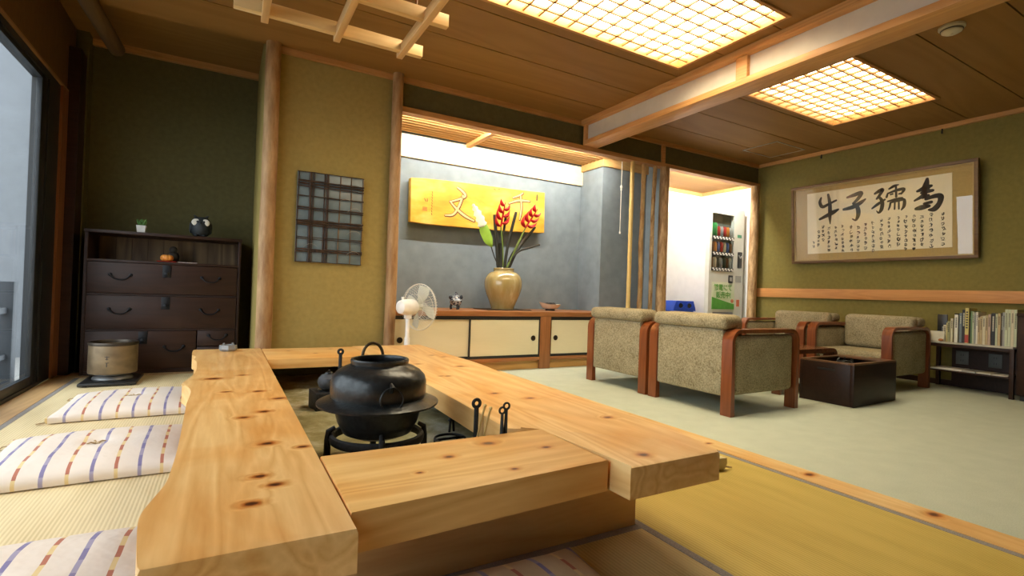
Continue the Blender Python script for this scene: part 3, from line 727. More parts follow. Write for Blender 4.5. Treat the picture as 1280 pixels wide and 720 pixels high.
for k in range(26):
    a = rr.random()*6.28; q = .1+.9*rr.random(); h = .03+.03*rr.random()
    b.tube([(.012*cos(a), .012*sin(a), .045), (.028*q*cos(a), .028*q*sin(a), .05+h*.6), (.038*q*cos(a), .038*q*sin(a), .05+h)], [.004, .0075, .001], 6)
obj('leaves', b, plain('succulent', (.09, .22, .05), .5, var=.3), t)
t = thing('pumpkin_ornament', 'small orange pumpkin ornament on a red cloth in the open shelf of the chest', 'ornament', (-.405, 4.80, .8615))
b = B(); b.box(-.062, .062, -.05, .05, 0, .006, .002); obj('red_cloth', b, fabric('red_cloth', (.30, .02, .01), (.45, .04, .02)), t)
b = B()
for k in range(8):
    a = k*pi/4; b.ball((.020*cos(a), .020*sin(a), .032), .025, (1, 1, 1), 12, 8)
obj('body', b, plain('pumpkin_orange', (.80, .30, .05), .5), t)
b = B(); b.tube([(0, 0, .05), (.004, 0, .064), (.012, 0, .072)], [.007, .005, .004], 8); obj('stalk', b, plain('stalk_brown', (.10, .07, .03), .8), t)
t = tag(bx('paper_strip', plain('pinkish_paper', (.62, .50, .45), .8), (0, .125, 0, .07, 0, .004)), 'thin white paper strip lying on the open shelf beside the pumpkin ornament', 'paper'); t.location = (-.325, 4.735, .8600)
b = B(); b.ball((0, 0, .05), .045, (1, 1, 1.05)); b.ball((0, 0, .105), .03)
tag(obj('dark_ornament', b, plain('dark_clay', (.04, .03, .022), .7), None, (-.375, 4.93, .8600)), 'small dark clay figure behind the pumpkin in the open shelf', 'ornament')

# ------------------------------------------------------------------ lattice picture on the plaster wall
t = thing('lattice_panel', 'grey blue wall panel with woven dark twig grid hung between the two log posts', 'panel', (.678, 4.0305, 1.225))
slate = plain('slate_blue', (.13, .18, .20), .35, var=.25, scale=9, spec=.6)
bx('backing_panel', slate, (-.24, .24, -.022, 0, -.335, .335), t, .002)
twig = bark('dark_twig', (.018, .010, .006), (.07, .035, .018), 3)
rr = random.Random(11)
def twg(p0, p1, r, y=-.026):
    n = 14; pts = []
    sd = rr.random()*50
    for i in range(n):
        q = i/(n-1); pts.append((p0[0]+(p1[0]-p0[0])*q+.004*mnoise.noise((q*6, sd, 1)), y-.004*mnoise.noise((q*8, sd, 3)), p0[1]+(p1[1]-p0[1])*q+.004*mnoise.noise((q*6, sd, 7))))
    b = B(); b.tube(pts, [r*(.8+.4*rr.random()) for _ in pts], 6); return b
for x, r in ((-.150, .010), (-.133, .007), (-.05, .005), (-.035, .007), (-.02, .005), (.058, .0045), (.15, .004), (-.236, .004), (.236, .0035)):
    obj('upright_twig', twg((x, -.335), (x+.006*rr.uniform(-1, 1), .335), r), twig if x < .04 else bark('tan_twig_%d' % int(x*1000), (.08, .045, .02), (.2, .12, .05), 3), t)
for z, r in ((.265, .007), (.245, .006), (.225, .004), (.155, .0045), (.07, .005), (.055, .004), (-.03, .008), (-.046, .008), (-.06, .005), (-.15, .003), (-.165, .003), (-.24, .006), (-.255, .006), (.333, .003), (-.333, .003)):
    obj('cross_twig', twg((-.24, z), (.24, z+.004*rr.uniform(-1, 1)), r, -.034), twig, t)
for k in range(5):
    zz = rr.uniform(-.28, .2); b = B(); x0 = rr.choice((-.19, -.05, .05, .12))
    b.tube(catmull([(x0, -.04, zz), (x0+.03, -.046, zz+.025), (x0+.07, -.044, zz+.03), (x0+.10, -.04, zz+.012)], 5), .0012, 5); obj('curled_tendril', b, plain('pale_tendril_%d' % k, (.35, .33, .28), .6), t)

# ------------------------------------------------------------------ alcove cabinet
cab = thing('alcove_cabinet', 'long low alcove cabinet with cream sliding doors and brown timber frame', 'cabinet', (1.19, 4.016, .0015))
m = wood('cabinet_timber', (.26, .10, .032), (.38, .165, .058), 'x', .38); mz = wood('cabinet_upright', (.24, .09, .03), (.36, .15, .052), 'z', .38)
def cx(x): return x-1.19
bx('top_board', m, (0, cx(4.102), 0, .292, .494, .5385), cab, .002); bx('top_board', m, (0, cx(3.553), .2922, .68, .494, .5385), cab, .002)
bx('bottom_rail', m, (0, cx(4.102), .004, .05, .080, .112), cab, .002)
bx('plinth', wood('plinth_timber', (.42, .22, .06), (.55, .32, .10), 'x', .4), (0, cx(4.102), .03, .06, 0, .080), cab)
for x0, x1 in ((2.618, 2.735), (4.04, 4.102)): bx('upright', mz, (cx(x0), cx(x1), 0, .06, 0, .494), cab, .002)
bx('back_panel', M['dark_wood'], (0, cx(3.55), .64, .66, .02, .494), cab)
dcream = wood('cream_door_paper', (.70, .64, .42), (.77, .71, .49), 'x', .6, fine=.5, band=2)
def sdoor(x0, x1, y, pull):
    d = bx('sliding_door', dcream, (cx(x0)+.012, cx(x1)-.012, y, y+.012, .136, .462), cab)
    b = B(); w0, w1 = cx(x0), cx(x1)
    b.box(w0, w0+.0119, y-.004, y+.014, .1245, .4735); b.box(w1-.0119, w1, y-.004, y+.014, .1245, .4735); b.box(w0+.0119, w1-.0119, y-.004, y+.014, .1245, .1359); b.box(w0+.0119, w1-.0119, y-.004, y+.014, .4621, .4735)
    obj('door_frame', b, M['black'], d)
    b = B(); vs = b.lathe([(.020, 0), (.025, .001), (.025, .004), (.019, .005), (.016, .002), (0, .001)], 24)
    for v in vs: X, Y, Z = v.co; v.co = Vector((cx(pull)+X, y-Z, .290+Y))
    obj('finger_pull', b, plain('pull_%d' % int(pull*100), (.035, .022, .012), .4, .5), d)
sdoor(1.196, 1.905, .034, 1.262); sdoor(1.880, 2.617, .014, 2.545); sdoor(2.736, 3.42, .014, 2.80); sdoor(3.40, 4.04, .034, 3.97)
bx('door_track', M['black'], (0, cx(4.04), .010, .052, .474, .494), cab); bx('door_track', M['black'], (0, cx(4.04), .010, .052, .1125, .124), cab)

# ---- vase of heliconia on a dark mat
VX, VY, CZ = 2.395, 4.38, .5415
t = thing('woven_mat', 'dark woven mat under the big glazed vase on the alcove cabinet', 'mat', (VX, VY, CZ))
b = B()
for i in range(22): b.box(-.24+i*.0218, -.24+i*.0218+.019, -.17, .17, 0, .006, .001)
obj('slats', b, plain('dark_bamboo', (.05, .035, .02), .6), t)
b = B()
for yy in (-.13, .13): b.box(-.245, .245, yy-.004, yy+.004, .0062, .0082)
obj('binding_cord', b, M['black'], t)
vase = thing('glazed_vase', 'large ochre glazed jar vase with streaked shoulders on the alcove cabinet', 'vase', (VX, VY, CZ+.0085))
m, nt, bs = new_mat('ochre_glaze'); L = nt.links
v = coords(nt, (9, 9, 2.0)); n1 = nd(nt, 'ShaderNodeTexNoise', Scale=2.2, Detail=5.0); L.new(v, n1.inputs['Vector'])
r = ramp(nt, [(.35, (.34, .26, .10)), (.62, (.42, .345, .165)), (.8, (.58, .53, .36))]); L.new(n1.outputs['Fac'], r.inputs['Fac']); L.new(r.outputs['Color'], bs.inputs['Base Color'])
bs.inputs['Roughness'].default_value = .16; bs.inputs['Coat Weight'].default_value = .5
b = B(); b.lathe(catmull([(.0, 0), (.105, .0), (.112, .008), (.135, .07), (.172, .16), (.188, .235), (.180, .30), (.145, .350), (.105, .370)], 5)+[(.098, .378), (.096, .388), (.104, .396), (.100, .402), (.088, .402), (.084, .385), (.09, .37), (.15, .30), (.16, .23), (.10, .05), (0, .03)], 56)
obj('body', b, m, vase)
b = B()
for z in (.372, .384): b.ring((0, 0, z), .100, .004, 'z', 40, 6)
obj('neck_ridge', b, m, vase)
stemg = plain('stem_green', (.14, .22, .04), .5); dark = plain('dark_stem', (.018, .02, .014), .6); redm = plain('heliconia_red', (.42, .006, .010), .45, var=.2, spec=.25); redt = plain('bract_edge', (.75, .35, .2), .4)
def P(x, z, y=0): return (x-VX, y, z-(CZ+.0085))
def helic(label, base, head0, head1, flip, y):
    h = thing('heliconia_flower', label, 'flower', (VX, VY, CZ+.0085), 0, 'cut stems in the glazed vase')
    b = B(); b.tube(catmull([P(*base), P((base[0]+head0[0])/2+.01, (base[1]+head0[1])/2, y*.5), P(head0[0], head0[1], y)], 6), .007, 8); obj('stem', b, stemg, h)
    a0, a1 = Vector(P(head0[0], head0[1], y)), Vector(P(head1[0], head1[1], y))
    b = B(); b.tube([a0, (a0+a1)/2, a1], [.010, .009, .004], 8)
    obj('axis', b, redm, h)
    ax = (a1-a0); ln = ax.length; ax.normalize(); sd = Vector((ax.z, 0, -ax.x))
    for k in range(7):
        s = 1 if k % 2 else -1
        p = a0+ax*ln*(k/7.0); le = .130-.009*k
        tip = p+ax*le*.85+sd*s*le*.62
        c1 = p+ax*le*.10+sd*s*le*.38
        b = B(); b.tube(catmull([tuple(p), tuple(c1), tuple((c1+tip)/2+sd*s*.008), tuple(tip)], 4), [.007, .014, .021, .026, .028, .027, .025, .021, .016, .011, .007, .003, .001][:13], 10, flat=.6)
        obj('bract', b, redm, h)
helic('red heliconia flower on the left, in front of the carved board', (2.385, .96), (2.335, 1.36), (2.375, 1.60), 1, -.02)
helic('red heliconia flower on the right, leaning toward the edge of the carved board', (2.42, .96), (2.60, 1.37), (2.735, 1.57), -1, -.05)
h = thing('arum_leaf', 'upright leaf, green below with a white plumed tip, left in the vase', 'leaf', (VX, VY, CZ+.0085), 0, 'cut stems in the glazed vase')
b = B(); b.tube(catmull([P(2.345, .96), P(2.29, 1.05), P(2.245, 1.16)], 6), .006, 8); obj('stem', b, dark, h)
def leafblade(b, axis, widths, y):
    ax = catmull([(x, z) for x, z in axis], 6); n = len(ax)
    for i in range(n-1):
        for s in (-1, 1):
            q = []
            for j, side in ((i, 0), (i+1, 0), (i+1, 1), (i, 1)):
                f = j/(n-1); k = f*(len(widths)-1); a = int(min(k, len(widths)-2)); w = widths[a]+(widths[a+1]-widths[a])*(k-a)
                d = (ax[min(j+1, n-1)][0]-ax[max(j-1, 0)][0], ax[min(j+1, n-1)][1]-ax[max(j-1, 0)][1]); l = math.hypot(*d) or 1
                q.append(b.bm.verts.new(P(ax[j][0]-s*side*d[1]/l*w, ax[j][1]+s*side*d[0]/l*w, y+(.012 if side else 0))))
            b.bm.faces.new(q)
    bmesh.ops.remove_doubles(b.bm, verts=b.bm.verts, dist=.0004)
    r = bmesh.ops.solidify(b.bm, geom=b.bm.faces[:], thickness=.002)
b = B(); leafblade(b, [(2.245, 1.15), (2.19, 1.24), (2.14, 1.35), (2.12, 1.42)], [.002, .05, .055, .04, .012], -.03); obj('green_blade', b, plain('leaf_green', (.28, .50, .06), .45), h)
b = B(); leafblade(b, [(2.14, 1.34), (2.10, 1.42), (2.05, 1.50), (2.02, 1.545)], [.02, .056, .034, .054, .030, .046, .022, .034, .012, .018, .001], -.034)
obj('white_tip', b, plain('leaf_white', (.80, .84, .66), .5), h)
for k, (x0, x1, z1, rr_, lab) in enumerate(((2.33, 2.262, 1.47, .017, 'thick dark stem farthest left among the cut stalks'), (2.36, 2.40, 1.49, .013, 'dark stalk rising behind the left red flower'), (2.355, 2.35, 1.20, .016, 'short thick dark stalk in the middle of the vase'),
        (2.40, 2.505, 1.52, .015, 'tall dark stalk between the two red flowers'), (2.44, 2.66, 1.30, .016, 'dark stalk slanting right under the right red flower'), (2.43, 2.60, 1.25, .013, 'thin dark stalk slanting right below the forked twig'), (2.45, 2.735, 1.39, .014, 'long dark stalk slanting to the right with a cut top'))):
    b = B(); b.tube(catmull([P(x0, .95), P(x0+(x1-x0)*.35, .95+(z1-.95)*.45, .01*(k % 3)), P(x1, z1, .015*(k % 3-1))], 5), [rr_*.8]+[rr_]*9+[rr_*.85], 10)
    tag(obj('dark_stalk', b, dark, None, (VX, VY, CZ+.0085)), lab, 'stalk', 'cut stems in the glazed vase')
b = B(); b.tube(catmull([P(2.44, 1.02), P(2.55, 1.13), P(2.66, 1.17), P(2.79, 1.215)], 5), [.010]*12+[.009]*3+[.013], 8)
tag(obj('bent_twig', b, dark, None, (VX, VY-.02, CZ+.0085)), 'bent dark twig reaching far to the right from the vase mouth', 'twig', 'cut stems in the glazed vase')
b = B(); b.tube(catmull([P(2.42, .96), P(2.52, 1.2), P(2.64, 1.42), P(2.70, 1.50)], 5), .004, 6)
tag(obj('green_stalk', b, stemg, None, (VX, VY-.03, CZ+.0085)), 'thin yellow green stalk leaning right beside the right red flower', 'stalk', 'cut stems in the glazed vase')

# ---- incense burner and stone dish
t = thing('incense_burner', 'small blue and white three-legged incense burner on the alcove cabinet', 'incense burner', (1.875, 4.34, CZ))
m, nt, bs = new_mat('blue_white_glaze'); n1 = nd(nt, 'ShaderNodeTexVoronoi', Scale=55.0); nt.links.new(coords(nt), n1.inputs['Vector'])
r = ramp(nt, [(.42, (.02, .03, .06)), (.62, (.36, .40, .45))]); nt.links.new(n1.outputs['Distance'], r.inputs['Fac']); nt.links.new(r.outputs['Color'], bs.inputs['Base Color']); bs.inputs['Roughness'].default_value = .2
b = B(); b.lathe([(0, .035), (.04, .038), (.055, .06), (.057, .08), (.045, .1), (.04, .104), (0, .104)], 28); obj('bowl', b, m, t)
b = B(); b.lathe([(0, .105), (.042, .105), (.036, .12), (.02, .13), (.008, .134), (.012, .146), (.01, .158), (0, .162)], 24); obj('lid', b, m, t)
dk = plain('navy_glaze', (.03, .04, .06), .25)
for k in range(3):
    a = rad(-90+120*k); b = B(); b.tube([(.035*cos(a), .035*sin(a), .05), (.046*cos(a), .046*sin(a), .025), (.042*cos(a), .042*sin(a), 0)], [.014, .011, .012], 8); obj('leg', b, dk, t)
for s in (-1, 1):
    b = B(); b.ball((s*.055, 0, .112), .019, (.8, .8, 1.1), 12, 8); obj('ear_handle', b, dk, t)
t = thing('ceramic_dish', 'boat-shaped pale ceramic dish holding black stones on the alcove cabinet', 'dish', (2.93, 4.33, CZ), rad(-5))
b = B(); vs = b.lathe([(0, .016), (.05, .016), (.085, .03), (.115, .062), (.120, .066), (.112, .066), (.08, .042), (0, .034)], 40)
for v in vs: v.co.y *= .72; v.co.z += .018*max(0, -v.co.x/.12)**3*(v.co.z/.066)
obj('bowl', b, plain('oatmeal_glaze', (.80, .77, .66), .3), t)
b = B(); vs = b.lathe([(0, 0), (.055, 0), (.05, .016), (0, .016)], 28)
for v in vs: v.co.y *= .75
obj('foot', b, M['black'], t)
for k, (x, y) in enumerate(((-.04, 0), (0, -.012), (.04, 0), (.01, .03), (-.02, .028))):
    b = B(); b.ball((0, 0, 0), .026, (1, .9, .75), 14, 10)
    tag(obj('black_stone', b, plain('stone_black_%d' % k, (.015, .015, .016), .35), None, (2.93+x, 4.33+y, CZ+.065)), 'black rounded stone in the ceramic dish, %s' % ('left one at the front', 'middle one at the front', 'right one at the front', 'rear right one', 'rear left one')[k], 'stone', 'black stones in the dish')

# ---- carved board
BRD = [[(1.965, 1.731, 0.0091), (2.015, 1.704, 0.0131), (2.053, 1.659, 0.0121), (1.994, 1.621, 0.0101), (1.895, 1.582, 0.0071)], [(2.026, 1.656, 0.0121), (1.983, 1.539, 0.0131), (1.926, 1.459, 0.0111), (1.844, 1.444, 0.006)], [(1.891, 1.586, 0.0071), (1.964, 1.518, 0.0131), (2.054, 1.46, 0.0141), (2.155, 1.42, 0.0091)], [(2.717, 1.772, 0.0071), (2.672, 1.741, 0.0101), (2.597, 1.708, 0.006)], [(2.55, 1.644, 0.0071), (2.667, 1.687, 0.0121), (2.803, 1.695, 0.0081)], [(2.687, 1.752, 0.0071), (2.704, 1.614, 0.0111), (2.687, 1.486, 0.006)]]
t = thing('carved_board', 'yellow timber signboard carved with two large characters on the alcove wall', 'signboard', (2.24, 4.70, 1.57))
outl = [(1.488, 1.764), (1.62, 1.776), (1.859, 1.786), (2.207, 1.794), (2.58, 1.799), (2.80, 1.806), (2.991, 1.813), (2.999, 1.377), (2.80, 1.366), (2.598, 1.358), (2.224, 1.352), (1.876, 1.345), (1.66, 1.345), (1.496, 1.352)]
m, nt, bs = new_mat('gilded_board'); L = nt.links
n1 = nd(nt, 'ShaderNodeTexNoise', Scale=3.5, Detail=6.0, Distortion=.5); L.new(coords(nt, (1, 1, 2.2)), n1.inputs['Vector'])
r = ramp(nt, [(.3, (.58, .27, .015)), (.5, (.70, .42, .04)), (.72, (.78, .56, .14))]); L.new(n1.outputs['Fac'], r.inputs['Fac']); L.new(r.outputs['Color'], bs.inputs['Base Color']); bs.inputs['Roughness'].default_value = .55
b = B(); b.extr([(x-2.24, z-1.57) for x, z in outl], 'y', -.10, -.03)
obj('board', b, m, t)
bx('hanging_batten', M['dark_wood'], (-.5, .5, -.0299, 0, .10, .14), t)
ink = plain('carved_line', (.16, .065, .02), .7); fill = plain('carved_fill', (.74, .55, .26), .6)
def pl(u, v, h): return (u-2.24, -.10-h, v-1.57)
for name, grp in (('carved_character', BRD[3:]), ('carved_character', BRD[:3])):
    b = B()
    for s in grp: stroke(b, [(u, v, w*1.0+.007) for u, v, w in s], pl, .0010)
    o = obj(name, b, ink, t)
    b = B()
    for s in grp: stroke(b, [(u-.003, v+.003, w*.8) for u, v, w in s], pl, .0022)
    obj('carved_groove', b, fill, o)
b = B()
zz = 1.66
while zz > 1.44:
    stroke(b, [(1.700, zz, .003), (1.706, zz-.016, .0035)], pl, .001); zz -= .026
for du in (0, .03): stroke(b, [(1.625+du, 1.585, .003), (1.64+du*.5, 1.56, .004)], pl, .001)
obj('small_inscription', b, ink, t)
b = B(); 
for k in range(4): stroke(b, [(1.612, 1.500-.010*k, .003), (1.655, 1.500-.010*k, .003)], pl, .001)
obj('red_seal', b, plain('seal_red', (.60, .16, .05), .7), t)
b = B(); stroke(b, [(2.895, 1.775, .009), (2.892, 1.72, .010)], pl, .001); stroke(b, [(2.37, 1.77, .006), (2.385, 1.766, .005)], pl, .001); stroke(b, [(2.42, 1.776, .005), (2.435, 1.78, .004)], pl, .001)
obj('dark_stain', b, plain('stain', (.10, .07, .03), .8), t)

# ---- hanging cord
t = thing('pull_cord', 'thin white knotted pull cord hanging in front of the blue alcove pier', 'cord', (3.76, 4.24, 1.40))
b = B(); b.cyl((0, 0, .02), (0, 0, .80), .004, .004, 8); obj('cord', b, plain('cord_white', (.8, .78, .7), .7), t)
b = B(); b.ball((0, 0, .52), .014, (1, 1, 1.5)); b.ball((0, 0, .49), .010, (1, 1, 1.4)); obj('knot', b, bpy.data.materials['cord_white'], t)
b = B(); b.lathe([(0, 0), (.009, .003), (.010, .02), (.004, .032), (0, .033)], 12); obj('end_weight', b, bpy.data.materials['cord_white'], t)

# ------------------------------------------------------------------ electric fan
t = thing('electric_fan', 'white standing electric fan between the hearth bench and the alcove cabinet', 'fan', (1.235, 3.775, .0005))
wp = plain('white_plastic', (.80, .80, .77), .35)
b = B(); b.lathe([(0, 0), (.118, 0), (.120, .01), (.110, .022), (.05, .035), (.03, .06), (0, .06)], 36); obj('base', b, wp, t)
b = B(); b.cyl((0, 0, .05), (0, 0, .34), .023, .021); b.cyl((0, 0, .33), (0, 0, .50), .016, .016); obj('pole', b, wp, t)
FA = rad(24); ax = Vector((cos(FA), sin(FA), 0)); hz = .575
b = B(); vs = b.lathe([(0, -.10), (.025, -.098), (.05, -.08), (.060, -.04), (.062, .03), (.056, .06), (.03, .064), (0, .064)], 32)
def orient(vs, z0):
    for v in vs:
        x, y, z = v.co; v.co = Vector((ax.x*z-ax.y*x, ax.y*z+ax.x*x, z0+y))
orient(vs, hz); mh = obj('motor_housing', b, wp, t)
b = B(); b.cyl((-.05, -.01, hz+.055), (-.05, -.01, hz+.078), .008, .010); obj('oscillation_knob', b, wp, mh)
b = B(); b.box(-.025, .025, -.022, .022, .485, .53, .006); obj('neck_joint', b, wp, t)
gm = plain('guard_wire', (.72, .72, .66), .4)
b = B(); R = .184; c0 = .115
for k in range(48):
    a = 2*pi*k/48
    prof = [(.035, c0-.05), (.10, c0-.052), (.16, c0-.042), (R, c0), (.16, c0+.042), (.10, c0+.052), (.03, c0+.052)]
    vs = b.tube([(r*cos(a), r*sin(a), z) for r, z in catmull(prof, 3)], .0010, 4)
for r, z in ((R, c0), (R, c0-.006), (R, c0+.006), (.10, c0-.052), (.10, c0+.052), (.035, c0-.05)): b.ring((0, 0, z), r, .0018, 'z', 48, 5)
b.lathe([(0, c0+.056), (.034, c0+.055), (.034, c0+.05), (0, c0+.05)], 24)
orient(b.bm.verts[:], hz); obj('guard', b, gm, t)
bl = plain('fan_blade', (.72, .74, .66), .25)
for k in range(4):
    b = B(); n = 10; g = []
    for i in range(n+1):
        q = i/n; r = .025+.146*q; w = .55+.28*sin(pi*min(1, q*1.05))
        g.append([b.bm.verts.new((r*cos(k*pi/2+.3+w*(j/6-.5)), r*sin(k*pi/2+.3+w*(j/6-.5)), c0-.014+.028*(j/6)+.006*q)) for j in range(7)])
    for i in range(n):
        for j in range(6): b.bm.faces.new((g[i][j], g[i][j+1], g[i+1][j+1], g[i+1][j]))
    bmesh.ops.solidify(b.bm, geom=b.bm.faces[:], thickness=.002)
    orient(b.bm.verts[:], hz); obj('blade', b, bl, t)
b = B(); vs = b.lathe([(0, c0-.03), (.026, c0-.03), (.028, c0+.02), (.015, c0+.034), (0, c0+.035)], 24); b.tube([(0, 0, .06), (0, 0, c0-.03)], .006, 8); orient(b.bm.verts[:], hz); obj('hub', b, bl, t)
# ------------------------------------------------------------------ vending machine and crate in the nook
VX0, VX1, VY0 = 5.245, 5.905, 4.25
vm = thing('vending_machine', 'white drinks vending machine standing in the bright nook', 'vending machine', (VX0, VY0, .0015))
vw = plain('machine_white', (.66, .66, .58), .35, var=.03); vs_ = plain('machine_side', (.80, .79, .76), .4, var=.03)
def bxv(name, m, x0, x1, z0, z1, y0, y1, par=None, bev=0): return bx(name, m, (x0-VX0, x1-VX0, y0, y1, z0, z1), par or vm, bev)
bxv('cabinet_body', vs_, VX0, VX1, .03, 1.885, .06, .70, None, .004)
bxv('foot_plinth', M['black'], VX0+.02, VX1-.02, 0, .03, .07, .66)
# door: a face with a window opening
wx0, wx1, wz0, wz1 = 5.285, 5.705, 1.085, 1.805
for q in ((VX0, wx0, .04, 1.89), (wx1, VX1, .04, 1.89), (wx0, wx1, wz1, 1.89), (wx0, wx1, .04, wz0)):
    bxv('door_panel', vw, q[0], q[1], q[2], q[3], 0, .0598)
bxv('display_back', plain('display_back', (.10, .12, .11), .5), wx0, wx1, wz0, wz1, .0500, .0597)
g = bxv('display_window', M['glass'], wx0, wx1, wz0, wz1, .002, .005)
strip = plain('button_black', (.015, .015, .015), .4); strw = plain('button_white', (.85, .85, .8), .4)
rows = [1.499, 1.298, 1.10]
cc = {k: plain('can_'+k, c, .3, .3) for k, c in dict(green=(.05, .32, .08), red=(.50, .04, .03), blue=(.06, .12, .35), cream=(.60, .52, .35), brown=(.2, .09, .04), orange=(.6, .22, .04), silver=(.45, .46, .45), dark=(.04, .06, .04)).items()}
layout = [['green', 'green', 'red', 'silver', 'red', 'orange', 'silver'], ['brown', 'orange', 'blue', 'red', 'cream', 'blue', 'brown'], ['brown', 'cream', 'dark', 'silver', 'dark', 'brown', 'silver']]
for rz, row in zip(rows, layout):
    s = bxv('button_strip', strip, wx0, wx1, rz-.025, rz+.022, -.004, .0018)
    for i in range(7):
        x = wx0+.018+i*.0585
        b = B(); b.box(x-VX0, x-VX0+.030, -.007, -.0041, rz-.002, rz+.014); b.box(x-VX0+.016, x-VX0+.046, -.007, -.0041, rz-.018, rz-.004); obj('button', b, strw, s)
        h = .165 if row is layout[0] and i < 2 else .125
        b = B(); cxp = wx0+.032+i*.0585-VX0
        b.lathe([(0, 0), (.020, 0), (.0235, .006), (.0235, h-.022), (.017, h-.006), (.017, h), (0, h)], 16, (cxp, .027, rz+.024)); obj('sample_can', b, cc[row[i]], vm)
bxv('price_screen', plain('green_screen', (.05, .25, .13), .3), 5.775, 5.855, 1.525, 1.565, -.003, 0)
bxv('coin_slot_panel', M['black'], 5.788, 5.862, 1.13, 1.34, -.006, 0, None, .012)
b = B(); b.tube(catmull([(5.80-VX0, -.010, 1.30), (5.83-VX0, -.012, 1.26), (5.85-VX0, -.010, 1.29)], 4), .006, 6); obj('coin_lever', b, cc['silver'], vm)
bxv('bill_reader', M['black'], 5.615, 5.70, .93, 1.03, -.008, 0, None, .004); bxv('bill_slot', cc['silver'], 5.635, 5.68, .955, 1.005, -.011, -.0081)
bxv('instruction_plate', plain('plate_grey', (.36, .36, .33), .5), 5.755, 5.87, .945, 1.03, -.003, 0)
bxv('coin_return', plain('red_sticker', (.55, .14, .06), .5), 5.79, 5.845, .63, .72, -.004, 0)
bxv('delivery_flap', plain('flap_grey', (.12, .12, .12), .3), 5.33, 5.72, .34, .555, -.006, 0, None, .004)
pm, nt, bs = new_mat('poster_lime')
tc = nt.nodes.new('ShaderNodeTexCoord'); sp = nt.nodes.new('ShaderNodeSeparateXYZ'); nt.links.new(tc.outputs['Object'], sp.inputs[0])
r = ramp(nt, [(.0, (.62, .74, .42)), (1, (.72, .76, .58))]); mr = nd(nt, 'ShaderNodeMapRange'); nt.links.new(sp.outputs['Z'], mr.inputs['Value']); mr.inputs['From Min'].default_value = .59; mr.inputs['From Max'].default_value = .93
nt.links.new(mr.outputs[0], r.inputs['Fac']); nt.links.new(r.outputs['Color'], bs.inputs['Base Color'])
pst = bxv('poster', pm, 5.308, 5.742, .592, .935, -.003, 0)
gm2 = plain('poster_green', (.10, .36, .05), .6)
b = B(); n = 16; ps = [(5.308, .592), (5.742, .592)]+[(5.742-.434*i/n, .66+.085*(i/n)**2+.02*sin(i/n*3)) for i in range(n+1)]
b.extr([(x-VX0, z) for x, z in ps], 'y', -.0042, -.0031); obj('poster_hill', b, gm2, pst)
b = B(); vs = b.ball((5.70-VX0, -.004, .70), .03, (1, .05, .8), 12, 8); obj('poster_mark', b, plain('poster_orange', (.6, .2, .1), .6), pst)
def text(name, body, size, m, par, loc, rot):
    cu = bpy.data.curves.new(name, 'FONT'); cu.body = body; cu.size = size; cu.extrude = .0004; cu.align_x = 'CENTER'; cu.align_y = 'CENTER'; cu.offset = .0015
    tmp = bpy.data.objects.new(name+'_curve', cu); COL.objects.link(tmp); bpy.context.view_layer.update()
    me = bpy.data.meshes.new_from_object(tmp.evaluated_get(bpy.context.evaluated_depsgraph_get())); bpy.data.objects.remove(tmp); bpy.data.curves.remove(cu)
    o = bpy.data.objects.new(name, me); COL.objects.link(o); me.materials.clear(); me.materials.append(m); o.parent = par; o.location = loc; o.rotation_euler = rot
    return o
text('poster_lettering', '節電にて', .088, gm2, pst, (5.52-VX0, -.0036, .862), (pi/2, 0, 0))
text('poster_lettering', '販売中!', .088, gm2, pst, (5.53-VX0, -.0046, .768), (pi/2, 0, 0))

t = thing('recycling_bin', 'bright blue plastic bottle bin standing left of the vending machine', 'bin', (4.70, 4.30, .0015))
bp = plain('blue_plastic', (.02, .07, .48), .35, var=.08)
b = B(); b.extr([(0, 0), (.36, 0), (.345, .56), (.015, .56)], 'y', 0, .36); obj('body', b, bp, t)
b = B(); b.extr([(-.012, .561), (.372, .561), (.365, .60), (.33, .682), (.03, .682), (-.005, .60)], 'y', -.01, .37); ld = obj('lid', b, bp, t)
for k in range(2):
    b = B(); vs = b.lathe([(.040, 0), (.058, 0), (.058, .008), (.040, .008)], 24, closed=True)
    for v in vs: x, y, z = v.co; v.co = Vector((.105+.15*k+x, -.0101-z, .625+y*.75))
    obj('opening_ring', b, bp, ld)
    b = B(); vs = b.lathe([(0, 0), (.039, 0), (.039, .002), (0, .002)], 20)
    for v in vs: x, y, z = v.co; v.co = Vector((.105+.15*k+x, -.0101-z, .625+y*.75))
    obj('opening', b, M['black'], ld)

# ------------------------------------------------------------------ framed calligraphy on the right wall
fr = thing('framed_calligraphy', 'wide framed brush calligraphy hung tilted on the green right wall', 'framed calligraphy', (5.80, 2.671, 1.165))
fr.rotation_euler = (0, -.067, 0)
fw_ = wood('frame_wood', (.10, .05, .015), (.17, .09, .03), 'y', .4); gl = plain('frame_gilt', (.42, .30, .11), .45)
Wf, Hf = .843, .885
for q in ((-Wf, Wf, 0, .030), (-Wf, Wf, Hf-.030, Hf), (-Wf, -Wf+.030, .0301, Hf-.0301), (Wf-.030, Wf, .0301, Hf-.0301)):
    bx('frame_moulding', fw_, (-.030, .010, q[0], q[1], q[2], q[3]), fr, .002)
for q in ((-Wf+.0301, Wf-.0301, .0301, .042), (-Wf+.0301, Wf-.0301, Hf-.042, Hf-.0301), (-Wf+.0301, -Wf+.042, .0421, Hf-.0421), (Wf-.042, Wf-.0301, .0421, Hf-.0421)):
    bx('gilt_slip', gl, (-.020, .0, q[0], q[1], q[2], q[3]), fr)
bx('mount', plain('mount_cloth', (.46, .33, .12), .8, var=.06, scale=60), (-.003, .006, -Wf+.0301, Wf-.0301, .0301, Hf-.0301), fr)
pap = bx('paper', plain('cream_paper', (.88, .80, .58), .9, var=.03), (-.006, -.0031, -.652, .668, .108, .790), fr)
sumi = plain('sumi_ink', (.012, .011, .010), .7)
